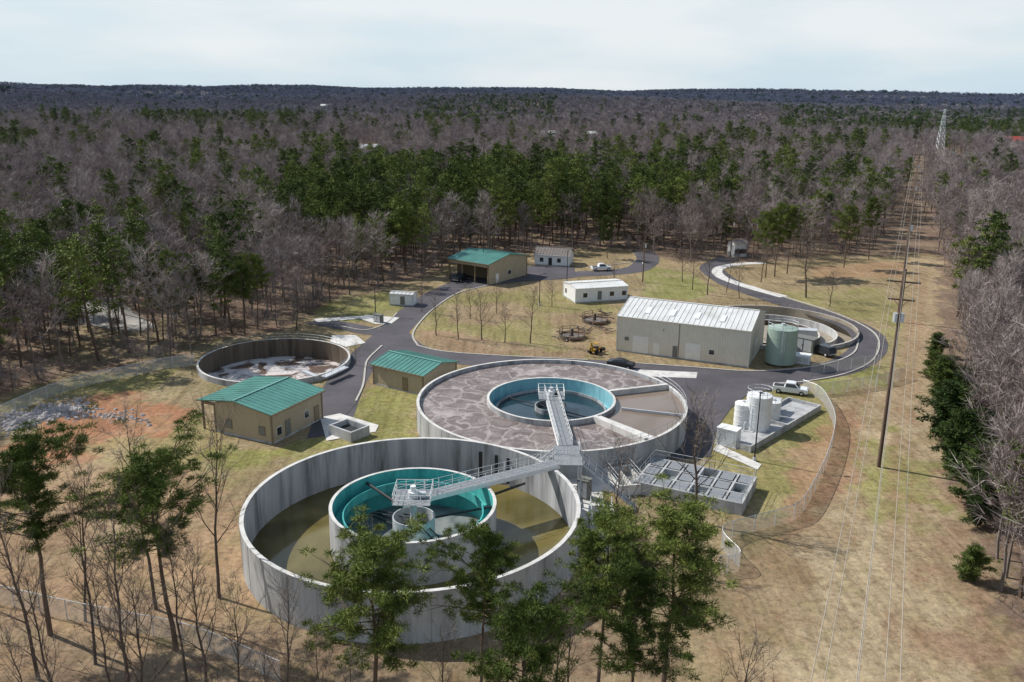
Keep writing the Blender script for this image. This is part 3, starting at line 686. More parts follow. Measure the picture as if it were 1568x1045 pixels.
def cabinet(name,A,B,z,depth,m='white'):
    T,L,D=frame(A,B,z,depth=depth); e=empty(name,T); mb=MB(); mb.box(0,L,0,D,.12,z,m); mb.box(-.06,L+.06,-.06,D+.06,z,z+.08,m); mb.box(-.15,L+.15,-.15,D+.15,0,.12,'conc')
    mb.box(L*.08,L*.47,-.03,0,.3,z-.15,'galv'); mb.box(L*.53,L*.92,-.03,0,.3,z-.15,'galv'); mb.box(L*.44,L*.46,-.06,-.03,z*.45,z*.6,'dark'); mb.obj('cabinet_body',e)
cabinet('electrical_cabinet',(1098,655),(1128,662),2.4,1.8)
cabinet('electrical_cabinet',(1170,614),(1190,618),2.2,2.4,'galv')
cabinet('electrical_cabinet',(1222,506),(1252,508),2.2,2.0,'galv')
cabinet('equipment_container',(1216,516),(1246,522),2.6,2.4,'louver')
cabinet('equipment_container',(1216,545),(1240,548),1.4,2.4,'white')
cabinet('electrical_cabinet',(884,735),(900,739),2.4,1.2,'louver')
cabinet('electrical_cabinet',(572,482),(582,484),1.6,1.0,'louver')
cabinet('electrical_cabinet',(962,470),(978,471),1.6,1.2,'galv')
mb=MB(); random.seed(11)
for (px,py) in ((930,700),(945,705),(955,712),(915,720),(940,690),(965,700),(950,728),(905,700)):
    p=P(px,py,.1); h=.8+random.random()*.9
    mb.cyl((p.x,p.y),.16,.1,h,'galv',10); mb.tube((p.x,p.y,h),(p.x+1.2*random.choice((-1,1)),p.y+.3,h),.13,.13,8,'white'); mb.ring((p.x,p.y),.3,.36,h+.35,h+.41,'dark',16); mb.cyl((p.x,p.y),.05,h,h+.4,'dark',6)
mb.obj('valve_piping')
def roundunit(px,py,r):
    p=P(px,py,0); e=empty('old_settling_unit',Matrix.Translation(p)); mb=MB()
    mb.ring((0,0),r-.2,r,0,.7,'conc_brown',40,mt='conc_brown'); mb.disc((0,0),r-.1,.4,'w_brown',40)
    mb.rail([(r*math.cos(6.283*i/9+.3),r*math.sin(6.283*i/9+.3),.7) for i in range(8)],'wood',1,9,.05)
    mb.beam((-r-.6,.3,1.1),(r+.8,-.4,1.1),.5,.1,'wood'); mb.cyl((0,0),.25,.4,1.7,'dark',10); mb.beam((-r*.3,-r*1.2,.5),(r*.7,-r*.9,.35),.4,.4,'wood'); mb.obj('ring_and_walkway',e)
roundunit(911,493,2.7); roundunit(876,517,2.5)
# scrap pipe and timber piles
mb=MB(); random.seed(21)
for i in range(34):
    q=random.choice(((930,482),(895,508),(862,520),(925,505))); p=P(q[0]+random.gauss(0,7),q[1]+random.gauss(0,3),.12+random.random()*.3); a=random.random()*3.14; l=.8+random.random()*1.6
    mb.tube(p,p+Vector((l*math.cos(a),l*math.sin(a),random.random()*.3)),.1,.1,6,random.choice(('wood','louver','conc_brown','dark')))
mb.obj('salvage_pipe_pile')
# ------------------------------------------------------------------ vehicles
def vehicle(name,px,py,px2,py2,paint='carw',kind='pickup',L=5.4):
    a=P(px,py);b_=P(px2,py2); d=(b_-a); ang=math.atan2(d.y,d.x); c=(a+b_)/2
    e=empty(name,Matrix.Translation((c.x,c.y,.09))@Matrix.Rotation(ang,4,'Z')); w=.95
    def extr(prof,w0,w1,m,mb):
        n=len(prof); vs=[(x*L/5.4,-wy,z) for (x,z),wy in zip(prof,[w0 if z<1.15 else w1 for x,z in prof])]+[(x*L/5.4,wy,z) for (x,z),wy in zip(prof,[w0 if z<1.15 else w1 for x,z in prof])]
        mb.add(vs,[tuple(range(n-1,-1,-1)),tuple(range(n,2*n))]+[(i,(i+1)%n,n+(i+1)%n,n+i) for i in range(n)],m)
    mb=MB()
    extr([(-2.7,.45),(-2.7,1.05),(-2.6,1.1),(1.2,1.1),(2.45,1.0),(2.68,.85),(2.7,.45),(2.1,.35),(-2.2,.35)],w,w,paint,mb)
    if kind=='pickup': extr([(-.9,1.1),(-.75,1.75),(-.6,1.82),(.55,1.82),(.75,1.76),(1.35,1.1)],w,.74,paint,mb)
    elif kind=='suv': extr([(-2.6,1.1),(-2.4,1.7),(-2.2,1.8),(.5,1.8),(.7,1.74),(1.35,1.1)],w,.74,paint,mb)
    else: extr([(-2.0,1.08),(-1.2,1.45),(-.9,1.5),(.3,1.5),(1.4,1.08)],w,.74,paint,mb)
    mb.obj('body',e)
    g_=MB(); x=L/5.4
    top=1.76 if kind!='car' else 1.44
    rear=-.78 if kind=='pickup' else (-2.4 if kind=='suv' else -1.5)
    for sgn in (-1,1):
        y0,y1=sgn*.93,sgn*.80
        g_.add([(rear*x,y0+sgn*.02,1.16),(1.15*x,y0+sgn*.02,1.16),(.62*x,y1-sgn*.02,top-.06),((rear+.1)*x,y1-sgn*.02,top-.06)],[(0,1,2,3)],'glass')
    g_.add([(1.32*x,-.82,1.15),(1.32*x,.82,1.15),(.80*x,.68,top-.04),(.80*x,-.68,top-.04)],[(0,1,2,3)],'glass')
    if kind=='pickup':
        g_.box(-2.55*x,-1.0*x,-.78,.78,1.09,1.112,'dark')
    g_.box(2.69*x,2.73*x,-.7,.7,.6,.85,'dark'); g_.box(-2.74*x,-2.70*x,-.9,.9,.45,.6,'galv'); g_.obj('glass_and_bumpers',e)
    wb=MB()
    for xx in (-1.75,1.75):
        for yy in (-.86,.86):
            wb.tube((xx*x,yy-.13,.36),(xx*x,yy+.13,.36),.37,.37,18,'tire'); wb.tube((xx*x,yy-.14,.36),(xx*x,yy+.14,.36),.2,.2,12,'galv')
    wb.obj('wheels',e)
vehicle('white_pickup_truck',1191,600,1229,605)
vehicle('white_pickup_truck',905,415,936,414)
vehicle('dark_sedan',940,562,962,565,'card','car',4.6)
vehicle('dark_suv',1268,546,1250,540,'card','suv',4.8)
vehicle('dark_pickup_truck',700,432,712,428,'card','pickup')
p=P(912,541); e=empty('yellow_backhoe',Matrix.Translation(p)@Matrix.Rotation(1.0,4,'Z')@Matrix.Scale(.72,4)); mb=MB()
mb.box(-1.6,1.6,-.6,.6,.7,1.3,'yellow'); mb.box(-.5,.6,-.6,.6,1.3,1.7,'dark'); mb.box(-.6,.7,-.65,.65,2.5,2.62,'yellow')
for x in (-.5,.6):
    for y in (-.58,.58): mb.tube((x,y,1.6),(x,y,2.5),.05,.05,4,'dark')
for x,r in ((-1.1,.75),(1.4,.5)):
    for y in (-.85,.85): mb.tube((x,y-.2,r),(x,y+.2,r),r,r,18,'tire')
mb.beam((1.5,.5,1.1),(2.8,.5,.7),.15,.2,'yellow'); mb.beam((1.5,-.5,1.1),(2.8,-.5,.7),.15,.2,'yellow'); mb.box(2.8,3.2,-1.1,1.1,.2,.9,'dark')
mb.beam((-1.6,0,1.2),(-2.6,0,3.4),.25,.3,'yellow'); mb.beam((-2.6,0,3.4),(-3.6,0,1.6),.2,.25,'yellow'); mb.box(-3.9,-3.3,-.3,.3,1.1,1.6,'dark'); mb.obj('backhoe_body',e)
# ------------------------------------------------------------------ fences
def fence(px,name='chain_link_fence',h=2.0,step=3.0):
    c=crom([P(a,b_) for a,b_ in px],5); mb=MB(); acc=0
    for a,b_ in zip(c[:-1],c[1:]):
        mb.tube((a.x,a.y,h),(b_.x,b_.y,h),.04,.04,4,'galv',False)
        mb.add([(a.x,a.y,.03),(b_.x,b_.y,.03),(b_.x,b_.y,h),(a.x,a.y,h)],[(0,1,2,3)],'link')
        L=(b_-a).length; acc+=L
        while acc>=step: 
            acc-=step; p=b_+(a-b_)*(acc/L if L else 0); mb.tube((p.x,p.y,0),(p.x,p.y,h+.05),.05,.05,5,'galv')
    mb.obj(name)
fence([(1228,600),(1255,612),(1272,640),(1277,665),(1268,705),(1248,752),(1222,792),(1180,808),(1105,832),(1132,872),(1098,880)])
fence([(1250,606),(1300,600),(1345,592),(1385,580)])
fence([(-60,665),(0,642),(70,612),(130,592),(190,580),(245,567),(300,560)])
fence([(-60,915),(0,925),(100,948),(200,968),(300,990),(430,1045)])
fence([(1240,575),(1345,560)])
# ------------------------------------------------------------------ poles and power line
def lx(Y): return 47.2+.452*(Y-103.6)
ldir=Vector((.452,1,0)).normalized(); lper=Vector((ldir.y,-ldir.x,0))
poles=[20,103.6,178,255,335,420,510,610]
arms=[(-1.6,24.6),(0,25.6),(1.6,24.6),(-1.2,22.3),(1.2,22.3),(.2,18.5),(.15,16.8)]
for i,Yp in enumerate(poles):
    h=25.8; e=empty('utility_pole',Matrix.Translation((lx(Yp),Yp,float(hgt(lx(Yp),Yp))))); mb=MB()
    mb.tube((0,0,0),(0,0,h),.26,.17,12,'wood')
    for z,w in ((24.2,3.8),(22.0,3.0)):
        mb.beam(-lper*w/2+Vector((0,0,z)),lper*w/2+Vector((0,0,z)),.16,.18,'wood')
        for k in (-.42,.42): mb.tube(lper*w*k+Vector((0,0,z)),lper*w*k+Vector((0,0,z+.4)),.07,.05,8,'conc')
        mb.tube(lper*w*.3+Vector((0,0,z)),Vector((0,0,z-.9)),.03,.03,4,'wood'); mb.tube(-lper*w*.3+Vector((0,0,z)),Vector((0,0,z-.9)),.03,.03,4,'wood')
    mb.cyl((.35,0),.28,19.2,20.3,'galv',12)
    if i==1: mb.cyl((-.4,.1),.28,19.2,20.3,'galv',12)
    mb.tube((.2,0,0),(.2,0,18),.04,.04,5,'dark'); mb.obj('pole_and_crossarms',e)
mb=MB()
for o_,z in arms:
    for Ya,Yb in zip(poles[:-1],poles[1:]):
        a=Vector((lx(Ya),Ya,z+float(hgt(lx(Ya),Ya))))+lper*o_; b_=Vector((lx(Yb),Yb,z+float(hgt(lx(Yb),Yb))))+lper*o_
        pr=a; sg=1.4+.35*abs(o_)
        for k in range(1,13):
            t=k/12; q=a.lerp(b_,t); q.z-=4*sg*t*(1-t); mb.tube(pr,q,.019,.019,4,'wire',False); pr=q
mb.obj('power_lines')
def spole(name,px,py,h,lamp=False):
    p=P(px,py); e=empty(name,Matrix.Translation(p)); mb=MB()
    if lamp:
        mb.tube((0,0,0),(0,0,h),.11,.07,8,'dark'); mb.tube((0,0,h-.1),(.9,0,h+.15),.05,.04,6,'dark'); mb.box(.7,1.4,-.16,.16,h+.08,h+.22,'dark'); mb.cyl((0,0),.25,0,.5,'conc',10)
    else:
        mb.tube((0,0,0),(0,0,h),.17,.11,8,'wood'); mb.beam((-1.1,0,h-.6),(1.1,0,h-.6),.11,.13,'wood'); mb.cyl((.3,0),.22,h-2.3,h-1.4,'galv',10)
    mb.obj('pole',e)
for a in ((984,432,11),(1118,398,12),(1152,402,13),(1510,312,19),(1448,300,22),(1468,300,22)): spole('wooden_utility_pole',*a)
for a in ((1155,706,9.5),(575,482,7),(868,432,8),(740,425,8),(826,468,7)): spole('street_lamp',*a,True)
for px,py,h in ((1436,246,36),):
    p=P(px,py); e=empty('steel_lattice_tower',Matrix.Translation((p.x,p.y,float(hgt(p.x,p.y))))); mb=MB()
    for sx in (-1,1):
        for sy in (-1,1): mb.tube((sx*3.0,sy*3.0,0),(sx*.4,sy*.4,h),.16,.1,4,'galv')
    for k in range(9):
        z0,z1=h*k/9,h*(k+1)/9; w0,w1=3-2.6*k/9,3-2.6*(k+1)/9
        for s1 in (-1,1):
            mb.tube((-w0,s1*w0,z0),(w1,s1*w1,z1),.08,.08,4,'galv'); mb.tube((w0,s1*w0,z0),(-w1,s1*w1,z1),.08,.08,4,'galv'); mb.tube((s1*w0,-w0,z0),(s1*w1,w1,z1),.08,.08,4,'galv')
    for z in (h-1,h-5,h-9): mb.beam((-4.5,0,z),(4.5,0,z),.22,.25,'galv')
    mb.obj('lattice',e)
mb=MB(); r_=np.random.RandomState(4)
def rock(p,s):
    vs=[]
    for i in range(8):
        a=6.283*i/8; vs.append((p.x+s*math.cos(a)*(.7+.5*r_.rand()),p.y+s*math.sin(a)*(.7+.5*r_.rand()),.0))
    for i in range(5):
        a=6.283*i/5+.3; vs.append((p.x+s*.6*math.cos(a)*(.6+.6*r_.rand()),p.y+s*.6*math.sin(a)*(.6+.6*r_.rand()),s*(.4+.4*r_.rand())))
    vs.append((p.x,p.y,s*.75)); fs=[]
    for i in range(8): fs.append((i,(i+1)%8,8+((i+1)*5//8)%5))
    for i in range(8):
        a,b2=8+(i*5//8)%5,8+((i+1)*5//8)%5
        if a!=b2: fs.append((i,b2,a))
    for i in range(5): fs.append((8+i,8+(i+1)%5,13))
    mb.add(vs,fs,'rock')
for i in range(620):
    t=r_.rand(); px=5+t*125+r_.randn()*6; py=650-t*28+r_.randn()*7
    rock(P(px,py),.18+.4*r_.rand()**2)
for i in range(160):
    t=r_.rand(); rock(P(120+t*110,628+18*t+r_.randn()*5),.12+.25*r_.rand()**2)
mb.obj('riprap_rocks')
def house(name,px,py,w,d,h,roof,wall='white',rot=.3):
    p=P(px,py); z=float(hgt(p.x,p.y)); e=empty(name,Matrix.Translation((p.x,p.y,z))@Matrix.Rotation(rot,4,'Z')); mb=MB(); mb.box(-w/2,w/2,-d/2,d/2,0,h,wall)
    r2=h+d*.22; mb.add([(-w/2-.4,-d/2-.4,h-.05),(w/2+.4,-d/2-.4,h-.05),(w/2+.4,0,r2),(-w/2-.4,0,r2),(w/2+.4,d/2+.4,h-.05),(-w/2-.4,d/2+.4,h-.05)],[(0,1,2,3),(3,2,4,5)],roof)
    for x in (-w/2,w/2): mb.add([(x,-d/2,h),(x,d/2,h),(x,0,r2-.1)],[(0,1,2)],wall)
    for k in (-.3,0,.3): mb.box(w*k-.6,w*k+.6,-d/2-.05,-d/2,1,2.3,'glass')
    mb.obj('house_body',e); return p
clr=[]
for a in ((567,240,17,11,6,'wroof'),(838,214,15,10,6,'wroof'),(872,211,15,10,5,'broof'),(903,214,13,10,6,'wroof'),(990,214,15,10,6,'wroof'),(1010,219,12,9,5,'broof'),(1545,232,30,16,10,'redroof'),(500,166,26,16,9,'wroof'),(1150,190,20,12,7,'wroof'),(1128,392,4,4,4,'broof')):
    p=house('distant_house',*a); clr.append((p.x,p.y,max(5,a[2]*.7)))
sheet('pond',[(95,480),(120,462),(155,455),(180,458),(205,478),(240,500),(215,508),(170,505),(120,495)],.05,'pond')
# ------------------------------------------------------------------ trees
def tri_blades(r,base,dirs,L,wd):
    n=len(base); perp=np.cross(dirs,r.randn(n,3)); perp/=np.linalg.norm(perp,axis=1)[:,None]+1e-9
    tip=base+dirs*L[:,None]; a=base+perp*wd/2; b2=base-perp*wd/2
    return np.stack([a,b2,tip],1).reshape(-1,3)
def bare_mesh(name,seed,h,n1_,n2_,n3_,tw,tl,spread=.30,trunk_r=.2,sides=6,bark='bark',clear_h=.3,twig='twig'):
    r=np.random.RandomState(seed); mb=MB(); blades=[]
    nseg=7; pts=[Vector((0,0,0))]
    for i in range(nseg):
        p=pts[-1]+Vector((r.randn()*.03*h/nseg*2,r.randn()*.03*h/nseg*2,h*.92/nseg)); pts.append(p)
    for i in range(nseg): mb.tube(pts[i],pts[i+1],trunk_r*(1-i/nseg*.85),trunk_r*(1-(i+1)/nseg*.85),sides,bark,False)
    def along(t):
        k=min(nseg-1,int(t*nseg)); return pts[k].lerp(pts[k+1],t*nseg-k)
    for i in range(n1_):
        t=clear_h+(1-clear_h)*((i+r.rand())/n1_)**.85; t=min(t,.995)
        p=along(t); az=i*2.4+r.rand(); up=.75+.5*r.rand()+ (t-.5)*.8
        d=Vector((math.cos(az),math.sin(az),up)).normalized(); L=h*spread*(1.15-.75*t)*(.75+.6*r.rand())*1.25
        q=[p]; rr=trunk_r*.42*(1.1-.8*t)
        for s_ in range(3):
            d=(d+Vector((r.randn()*.13,r.randn()*.13,.13))).normalized(); q.append(q[-1]+d*L/3)
        for s_ in range(3): mb.tube(q[s_],q[s_+1],rr*(1-s_*.28),rr*(1-(s_+1)*.28),max(3,sides-2),bark,False)
        for j in range(n2_):
            t2=.25+.75*(j+r.rand())/n2_; k=min(2,int(t2*3)); b0=q[k].lerp(q[k+1],t2*3-k)
            dd=(d+Vector((r.randn()*.7,r.randn()*.7,r.randn()*.45+.25))).normalized(); L2=L*.42*(.7+.6*r.rand())
            b1=b0+dd*L2; mb.tube(b0,b1,rr*.42,rr*.12,3,bark,False)
            n=n3_; tt=r.rand(n)*.9+.1; bs=np.array(b0)[None]+np.array(b1-b0)[None]*tt[:,None]
            dr=np.array(dd)[None]+r.randn(n,3)*.6; dr[:,2]+=.2; dr/=np.linalg.norm(dr,axis=1)[:,None]
            blades.append(tri_blades(r,bs,dr,tl*(.6+.8*r.rand(n)),tw))
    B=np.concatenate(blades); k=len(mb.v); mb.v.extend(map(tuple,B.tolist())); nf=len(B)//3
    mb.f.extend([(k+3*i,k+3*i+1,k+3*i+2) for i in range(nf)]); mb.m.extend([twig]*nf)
    return mb
def pine_mesh(name,seed,h,nb,nc,nl,ls,lw,crown=.5,wid=.19,trunk_r=.22,sides=7,leaf='needle',cs=.75,fmin=.35,flat=.55):
    r=np.random.RandomState(seed); mb=MB(); blades=[]; nseg=7; pts=[Vector((0,0,0))]
    for i in range(nseg): pts.append(pts[-1]+Vector((r.randn()*.02*h/nseg*2,r.randn()*.02*h/nseg*2,h*.96/nseg)))
    for i in range(nseg): mb.tube(pts[i],pts[i+1],trunk_r*(1-i/nseg*.85),trunk_r*(1-(i+1)/nseg*.85),sides,'pbark',False)
    def along(t):
        k=min(nseg-1,int(t*nseg)); return pts[k].lerp(pts[k+1],t*nseg-k)
    ph=r.rand(3)*6.28
    for i in range(nb):
        u=(i+r.rand())/nb; t=(1-crown)+crown*u*.985; az=i*2.4+r.randn()*.5
        prof=(math.sin(math.pi*min(1,(u+.12)/1.15)**.75))**.7 if u<.97 else .3
        side=1+.30*math.sin(az+ph[0]+u*3)+.18*math.sin(2*az+ph[1])
        L=h*wid*prof*side*(.45+.75*r.rand()); p=along(t)
        d=Vector((math.cos(az),math.sin(az),.12+.6*u+r.randn()*.12)).normalized()
        e_=p+d*L+Vector((0,0,L*.12)); mb.tube(p,e_,trunk_r*.26*(1.2-u),trunk_r*.05,4,'pbark',False)
        n_c=max(1,int(nc*(.4+L/(h*wid)*.7)))
        for j in range(n_c):
            f=fmin+(1.07-fmin)*(j+r.rand())/n_c; off=Vector(r.randn(3)*L*.15*f); off.z*=.6; c=p.lerp(e_,min(f,1.05))+off
            if f>.5: mb.tube(p.lerp(e_,max(0,f-.25)),c,.03,.012,3,'pbark',False)
            n=nl; dr=r.randn(n,3); dr[:,2]=dr[:,2]*.6+.25; dr/=np.linalg.norm(dr,axis=1)[:,None]
            R_=cs*(.5+.8*r.rand()); bs=np.array(c)[None]+dr*(R_*np.array([1,1,flat]))[None]*(r.rand(n)**.6)[:,None]
            dd=dr+r.randn(n,3)*.5; dd/=np.linalg.norm(dd,axis=1)[:,None]
            blades.append(tri_blades(r,bs,dd,ls*(.6+.8*r.rand(n)),lw))
    for i in range(10):
        t=.22+r.rand()*max(.05,1-crown-.2); p=along(t); a=r.rand()*6.28; mb.tube(p,p+Vector((math.cos(a),math.sin(a),.1))*(.5+r.rand()*1.4),.035,.01,3,'pbark',False)
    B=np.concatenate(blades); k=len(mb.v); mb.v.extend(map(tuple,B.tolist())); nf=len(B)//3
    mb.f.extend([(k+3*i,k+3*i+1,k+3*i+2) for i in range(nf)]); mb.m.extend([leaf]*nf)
    return mb
def proto_col(name,mbs):
    c=bpy.data.collections.new(name)
    for i,mb in enumerate(mbs):
        o=mb.obj('%s_%02d'%(name,i),link=False); c.objects.link(o)
    return c
bareM=proto_col('bare_tree_variants',[bare_mesh('b',20+i,[15,17,13,16,14][i],16,6,8,.07,1.5,[.29,.26,.34,.24,.3][i],.17,5,clear_h=.25) for i in range(5)])
bareF=proto_col('far_bare_tree_variants',[bare_mesh('bf',40+i,15,10,5,8,.24,2.6,.34,.2,3,clear_h=.2) for i in range(3)])
pineM=proto_col('pine_tree_variants',[pine_mesh('p',60+i,[19,17,21,16][i],30,4,24,.45,.20,[.5,.6,.42,.65][i],[.17,.19,.15,.2][i],.2,5,cs=.62) for i in range(4)])
pineF=proto_col('far_pine_tree_variants',[pine_mesh('pf',80+i,17,14,2,16,1.2,.8,.65,.2,.2,3,cs=1.0) for i in range(3)])
def scatter(name,coll,pts,scl,rot,idx):
    me=bpy.data.meshes.new(name); me.from_pydata([tuple(p) for p in pts],[],[])
    a=me.attributes.new('scl','FLOAT_VECTOR','POINT'); a.data.foreach_set('vector',np.asarray(scl,np.float32).ravel())
    a=me.attributes.new('rot','FLOAT_VECTOR','POINT'); a.data.foreach_set('vector',np.asarray(rot,np.float32).ravel())
    a=me.attributes.new('pick','INT','POINT'); a.data.foreach_set('value',np.asarray(idx,np.int32))
    o=bpy.data.objects.new(name,me); scene.collection.objects.link(o)
    ng=bpy.data.node_groups.new(name,'GeometryNodeTree')
    ng.interface.new_socket('Geometry',in_out='INPUT',socket_type='NodeSocketGeometry'); ng.interface.new_socket('Geometry',in_out='OUTPUT',socket_type='NodeSocketGeometry')
    gi=ng.nodes.new('NodeGroupInput'); go_=ng.nodes.new('NodeGroupOutput'); ip=ng.nodes.new('GeometryNodeInstanceOnPoints')
    ci=ng.nodes.new('GeometryNodeCollectionInfo'); ci.inputs['Collection'].default_value=coll; ci.inputs['Separate Children'].default_value=True; ci.inputs['Reset Children'].default_value=True
    def na_(n,t): q=ng.nodes.new('GeometryNodeInputNamedAttribute'); q.data_type=t; q.inputs['Name'].default_value=n; return q.outputs['Attribute']
    ip.inputs['Pick Instance'].default_value=True
    l=ng.links.new; l(gi.outputs[0],ip.inputs['Points']); l(ci.outputs[0],ip.inputs['Instance']); l(na_('pick','INT'),ip.inputs['Instance Index']); l(na_('scl','FLOAT_VECTOR'),ip.inputs['Scale'])
    er=ng.nodes.new('FunctionNodeEulerToRotation'); l(na_('rot','FLOAT_VECTOR'),er.inputs[0]); l(er.outputs[0],ip.inputs['Rotation']); l(ip.outputs[0],go_.inputs[0])
    md=o.modifiers.new('scatter','NODES'); md.node_group=ng
    return o
rs=np.random.RandomState(99)
belt=W([(400,365),(470,335),(600,318),(800,310),(1000,318),(1100,335),(1075,372),(1010,388),(940,376),(860,380),(800,390),(700,396),(640,420),(560,440),(500,430),(430,400)])
mixl=W([(60,430),(200,380),(330,350),(430,350),(460,420),(400,470),(280,480),(100,480)])
mixr=W([(1050,360),(1130,300),(1300,290),(1375,330),(1375,390),(1260,390),(1100,392)])
fr=W([(1190,215),(1190,180),(1700,180),(1700,235),(1500,230),(1350,220)])
fm=W([(620,200),(640,168),(850,168),(850,195),(700,205)])
fl=W([(-200,270),(-100,240),(60,240),(70,275)])
fl2=W([(200,205),(260,180),(480,185),(470,210),(330,215)])
rightw=W([(1440,480),(1640,430),(1900,1200),(1640,1200),(1508,870),(1468,740),(1443,640),(1428,560)])
out={'bm':[], 'bf':[], 'pm':[], 'pf':[]}
zones=[(62,460,5.4,0),(460,1000,8.5,0),(1000,2500,16,1),(2500,10500,42,2),(60,300,3.6,3)]
for y0,y1,sp,far_ in zones:
    mxw=y1*.62+45
    xs=np.arange(-mxw,mxw,sp); ys=np.arange(y0,y1,sp); A,B=np.meshgrid(xs,ys); A=A.ravel(); B=B.ravel()
    A=A+rs.uniform(-.48,.48,A.shape)*sp; B=B+rs.uniform(-.48,.48,B.shape)*sp
    k=np.abs(A)<(B*.62+40)
    if far_==3: k&=pip(A,B,rightw)&(A<B*.62+12)
    k&=~pip(A+1.5*vn(A,B,14,7),B+1.5*vn(A,B,14,8),clearP)
    cw=np.where(B<230,12.0,np.where(B<330,8.5,5.5))+2*vn(A,B,25,31); k&=~((np.abs(A-lx(B))*.91<cw)&(B<600))
    for (cx_,cy_,r_c) in clr:
        k&=~((np.abs(A-cx_)<r_c)&(B<cy_+r_c)&(B>cy_-r_c-cy_*.16))
    k&=~pip(A,B,W([(1425,272),(1420,240),(1470,238),(1490,272)]))
    A=A[k];B=B[k]
    n=vn(A,B,75,21)*.6+vn(A,B,230,22)*.6+vn(A,B,20,23)*.25
    # small pastures and cut-overs in the middle distance
    gap=(vn(A,B,60,41)+.7*vn(A,B,160,42)>1.95)&(B>520); A=A[~gap];B=B[~gap];n=n[~gap]
    pp=np.where(n>1.1,.7,np.where(n>.7,.25,.05))
    pp=np.where(pip(A,B,mixl),.24,pp); pp=np.where(pip(A,B,mixr),.25,pp); pp=np.where(pip(A,B,belt),.88,pp)
    for q_,v_ in ((fr,.6),(fm,.6),(fl,.5),(fl2,.45)): pp=np.where(pip(A,B,q_),v_,pp)
    if far_==2: pp=np.where(n>.7,.6,.12)
    if far_==3: pp=pp*0+.02
    isp=rs.rand(len(A))<pp
    Zh=hgt(A,B)
    s_=rs.uniform(.66,1.2,len(A)); f2=far_ in (1,2)
    hs=s_*(1 if far_!=2 else 1.35); ws=s_*rs.uniform(.85,1.25,len(A))*{0:1.08,1:1.4,2:3.1,3:.85}[far_]
    for q,(pk,key) in enumerate(((isp,'pf' if f2 else 'pm'),(~isp,'bf' if f2 else 'bm'))):
        out[key].append(np.stack([A[pk],B[pk],Zh[pk],ws[pk]*(1 if q else .95),hs[pk]*(1 if q else 1.08)],1))
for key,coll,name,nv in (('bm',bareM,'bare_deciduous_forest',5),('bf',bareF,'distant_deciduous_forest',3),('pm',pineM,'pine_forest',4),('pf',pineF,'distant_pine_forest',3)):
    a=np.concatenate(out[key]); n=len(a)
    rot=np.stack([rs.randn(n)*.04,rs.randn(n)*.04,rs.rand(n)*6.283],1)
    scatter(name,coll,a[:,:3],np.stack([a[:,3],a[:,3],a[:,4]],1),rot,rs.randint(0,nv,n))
A=rs.uniform(-190,220,9000); B=rs.uniform(62,330,9000)
inside=pip(A+2*vn(A,B,9,7),B+2*vn(A,B,9,8),clearP); near=pip(A*.985,B*.985-2,clearP)|pip(A,B-5,clearP)|pip(A+4,B,clearP)|pip(A-4,B,clearP)
k=(~inside)&(np.abs(A)<B*.62+20)&(near|(rs.rand(len(A))<.25))&(np.abs(A-lx(B))*.91>12); A=A[k];B=B[k]; n=len(A)
s_=rs.uniform(.12,.32,n); scatter('understorey_brush',bareM,np.stack([A,B,-.6*s_*5],1),np.stack([s_*1.5,s_*1.5,s_],1),np.stack([rs.randn(n)*.1,rs.randn(n)*.1,rs.rand(n)*6.28],1),rs.randint(0,5,n))
# individual trees
bareN=[bare_mesh('bn',120+i,[15,14,16,12,15][i],15,6,7,.030,1.0,[.24,.28,.19,.32,.22][i],.17,7,bark='bark_n',twig='twig_n').obj('tmp',link=False).data for i in range(5)]
pineN=[pine_mesh('pn',150+i,[18,17,19,16][i],60,7,95,.34,.062,[.48,.54,.45,.56][i],[.26,.27,.25,.27][i],.22,9,cs=.50,fmin=.45,flat=.45).obj('tmp',link=False).data for i in range(4)]
cedN=[pine_mesh('cd',170+i,8,60,5,50,.35,.12,.95,.26,.14,6,leaf='cedar',cs=.5).obj('tmp',link=False).data for i in range(2)]
hN={'b':[15,14,16,12,15],'p':[18,17,19,16],'c':[8,8]}
rt=random.Random(5)
def tree(kind,x,y,h,wx=1,v=None,z=0):
    lst={'b':bareN,'p':pineN,'c':cedN}[kind]; i=rt.randrange(len(lst)) if v is None else v
    o=bpy.data.objects.new({'b':'bare_tree','p':'pine_tree','c':'cedar_tree'}[kind],lst[i]); scene.collection.objects.link(o)
    s_=h/hN[kind][i]; o.scale=(s_*wx,s_*wx,s_); o.location=(x,y,z-.05); o.rotation_euler=(rt.uniform(-.05,.05),rt.uniform(-.05,.05),rt.uniform(0,6.28))
def tb(kind,px,py,h,wx=1,v=None): p=P(px,py); tree(kind,p.x,p.y,h,wx,v)
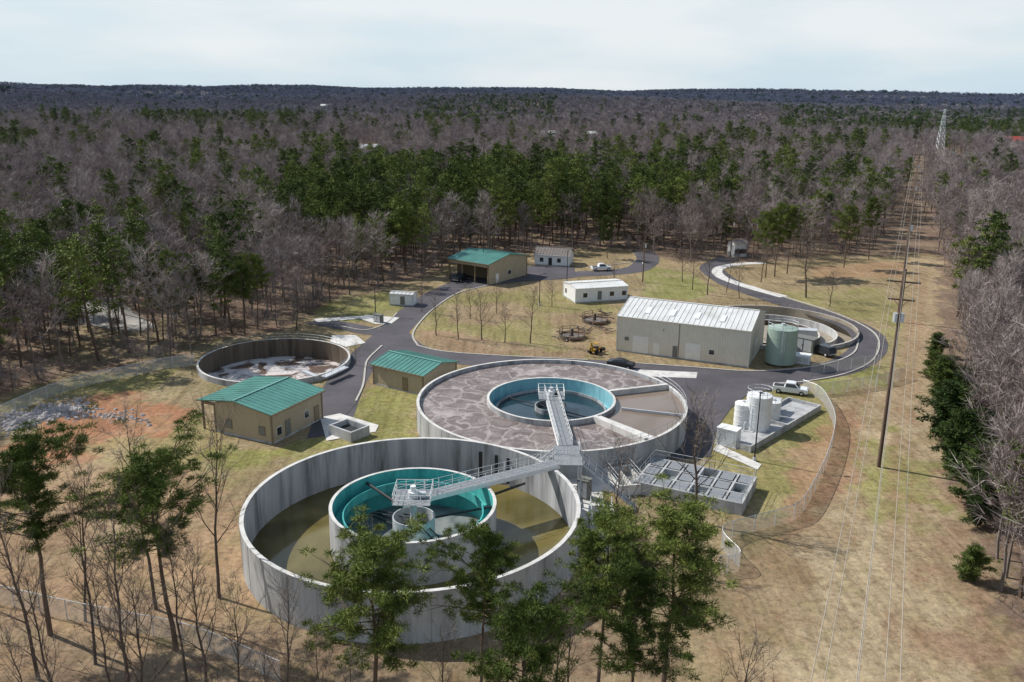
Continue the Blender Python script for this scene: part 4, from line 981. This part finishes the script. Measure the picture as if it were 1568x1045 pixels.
def tt(kind,px,py,Yd,wx=1,v=None):
    q=PY(px,py,Yd); tree(kind,q.x,Yd,q.z,wx,v)
for px,py,Yd,wx,v in ((30,668,66,1.05,0),(236,688,64,1.1,2),(566,828,54,1.05,3),(735,808,56,.8,0),(925,790,55,.9,2),(1035,778,57,1.1,1),(800,905,46,.75,3),(985,870,50,.8,0)): tt('p',px,py,Yd,wx,v)
for px,py,Yd in ((205,640,70),(110,760,62),(10,740,60),(160,770,56),(300,850,58),(350,900,54),(60,850,52),(260,800,60),(430,900,54),(480,960,50),(670,960,50),(870,880,56),(850,930,52),(190,880,52),(1140,990,48),(390,980,48),(760,930,50),(95,700,68),(150,860,54),(25,930,50),(330,1000,46),(520,1000,48),(310,640,72)): tt('b',px,py,Yd,.8)
for px,py,h,wx in ((1066,800,14.5,1.0),(668,514,9,1.2),(702,520,9,1.1),(738,521,9,1.1),(773,525,7.5,1.2),(812,526,11,1.2),(720,488,7,1.2),(760,480,7,1.2),(646,478,7,1.2),(455,506,12,1.1),(1083,452,11,1.2),(1060,444,10,1.2),(1112,448,9,1.2),(1132,456,9,1.1),(1234,456,18,1.15),(1045,432,9,1.2),(505,462,9,1.2),(845,470,6,1.3),(590,402,14,1),(1165,432,10,1),(1270,470,8,1.1),(545,560,4,1.2),(20,600,8,1),(940,440,7,1)): tb('b',px,py,h,wx)
p=at(T1,-.12,R1+3.8,0); tree('b',p.x,p.y,12.5,.95,3)
for px,py,h in ((1186,424,19),(1172,425,17),(1205,420,18),(1292,410,17),(1330,398,18),(250,520,16),(340,505,15),(600,420,15),(300,515,16),(930,396,12),(395,505,15),(375,512,14)): tb('p',px,py,h,.75)
for px,py,h in ((1428,580,5.0),(1440,612,7.0),(1448,645,6),(1452,676,8.5),(1464,703,6.5),(1470,736,9),(1487,772,8),(1500,805,6.5),(1452,590,5),(1466,640,8),(1482,888,4),(1433,545,4.5),(1485,690,9),(1505,745,10)): tb('c',px,py,h,rt.uniform(.95,1.45))
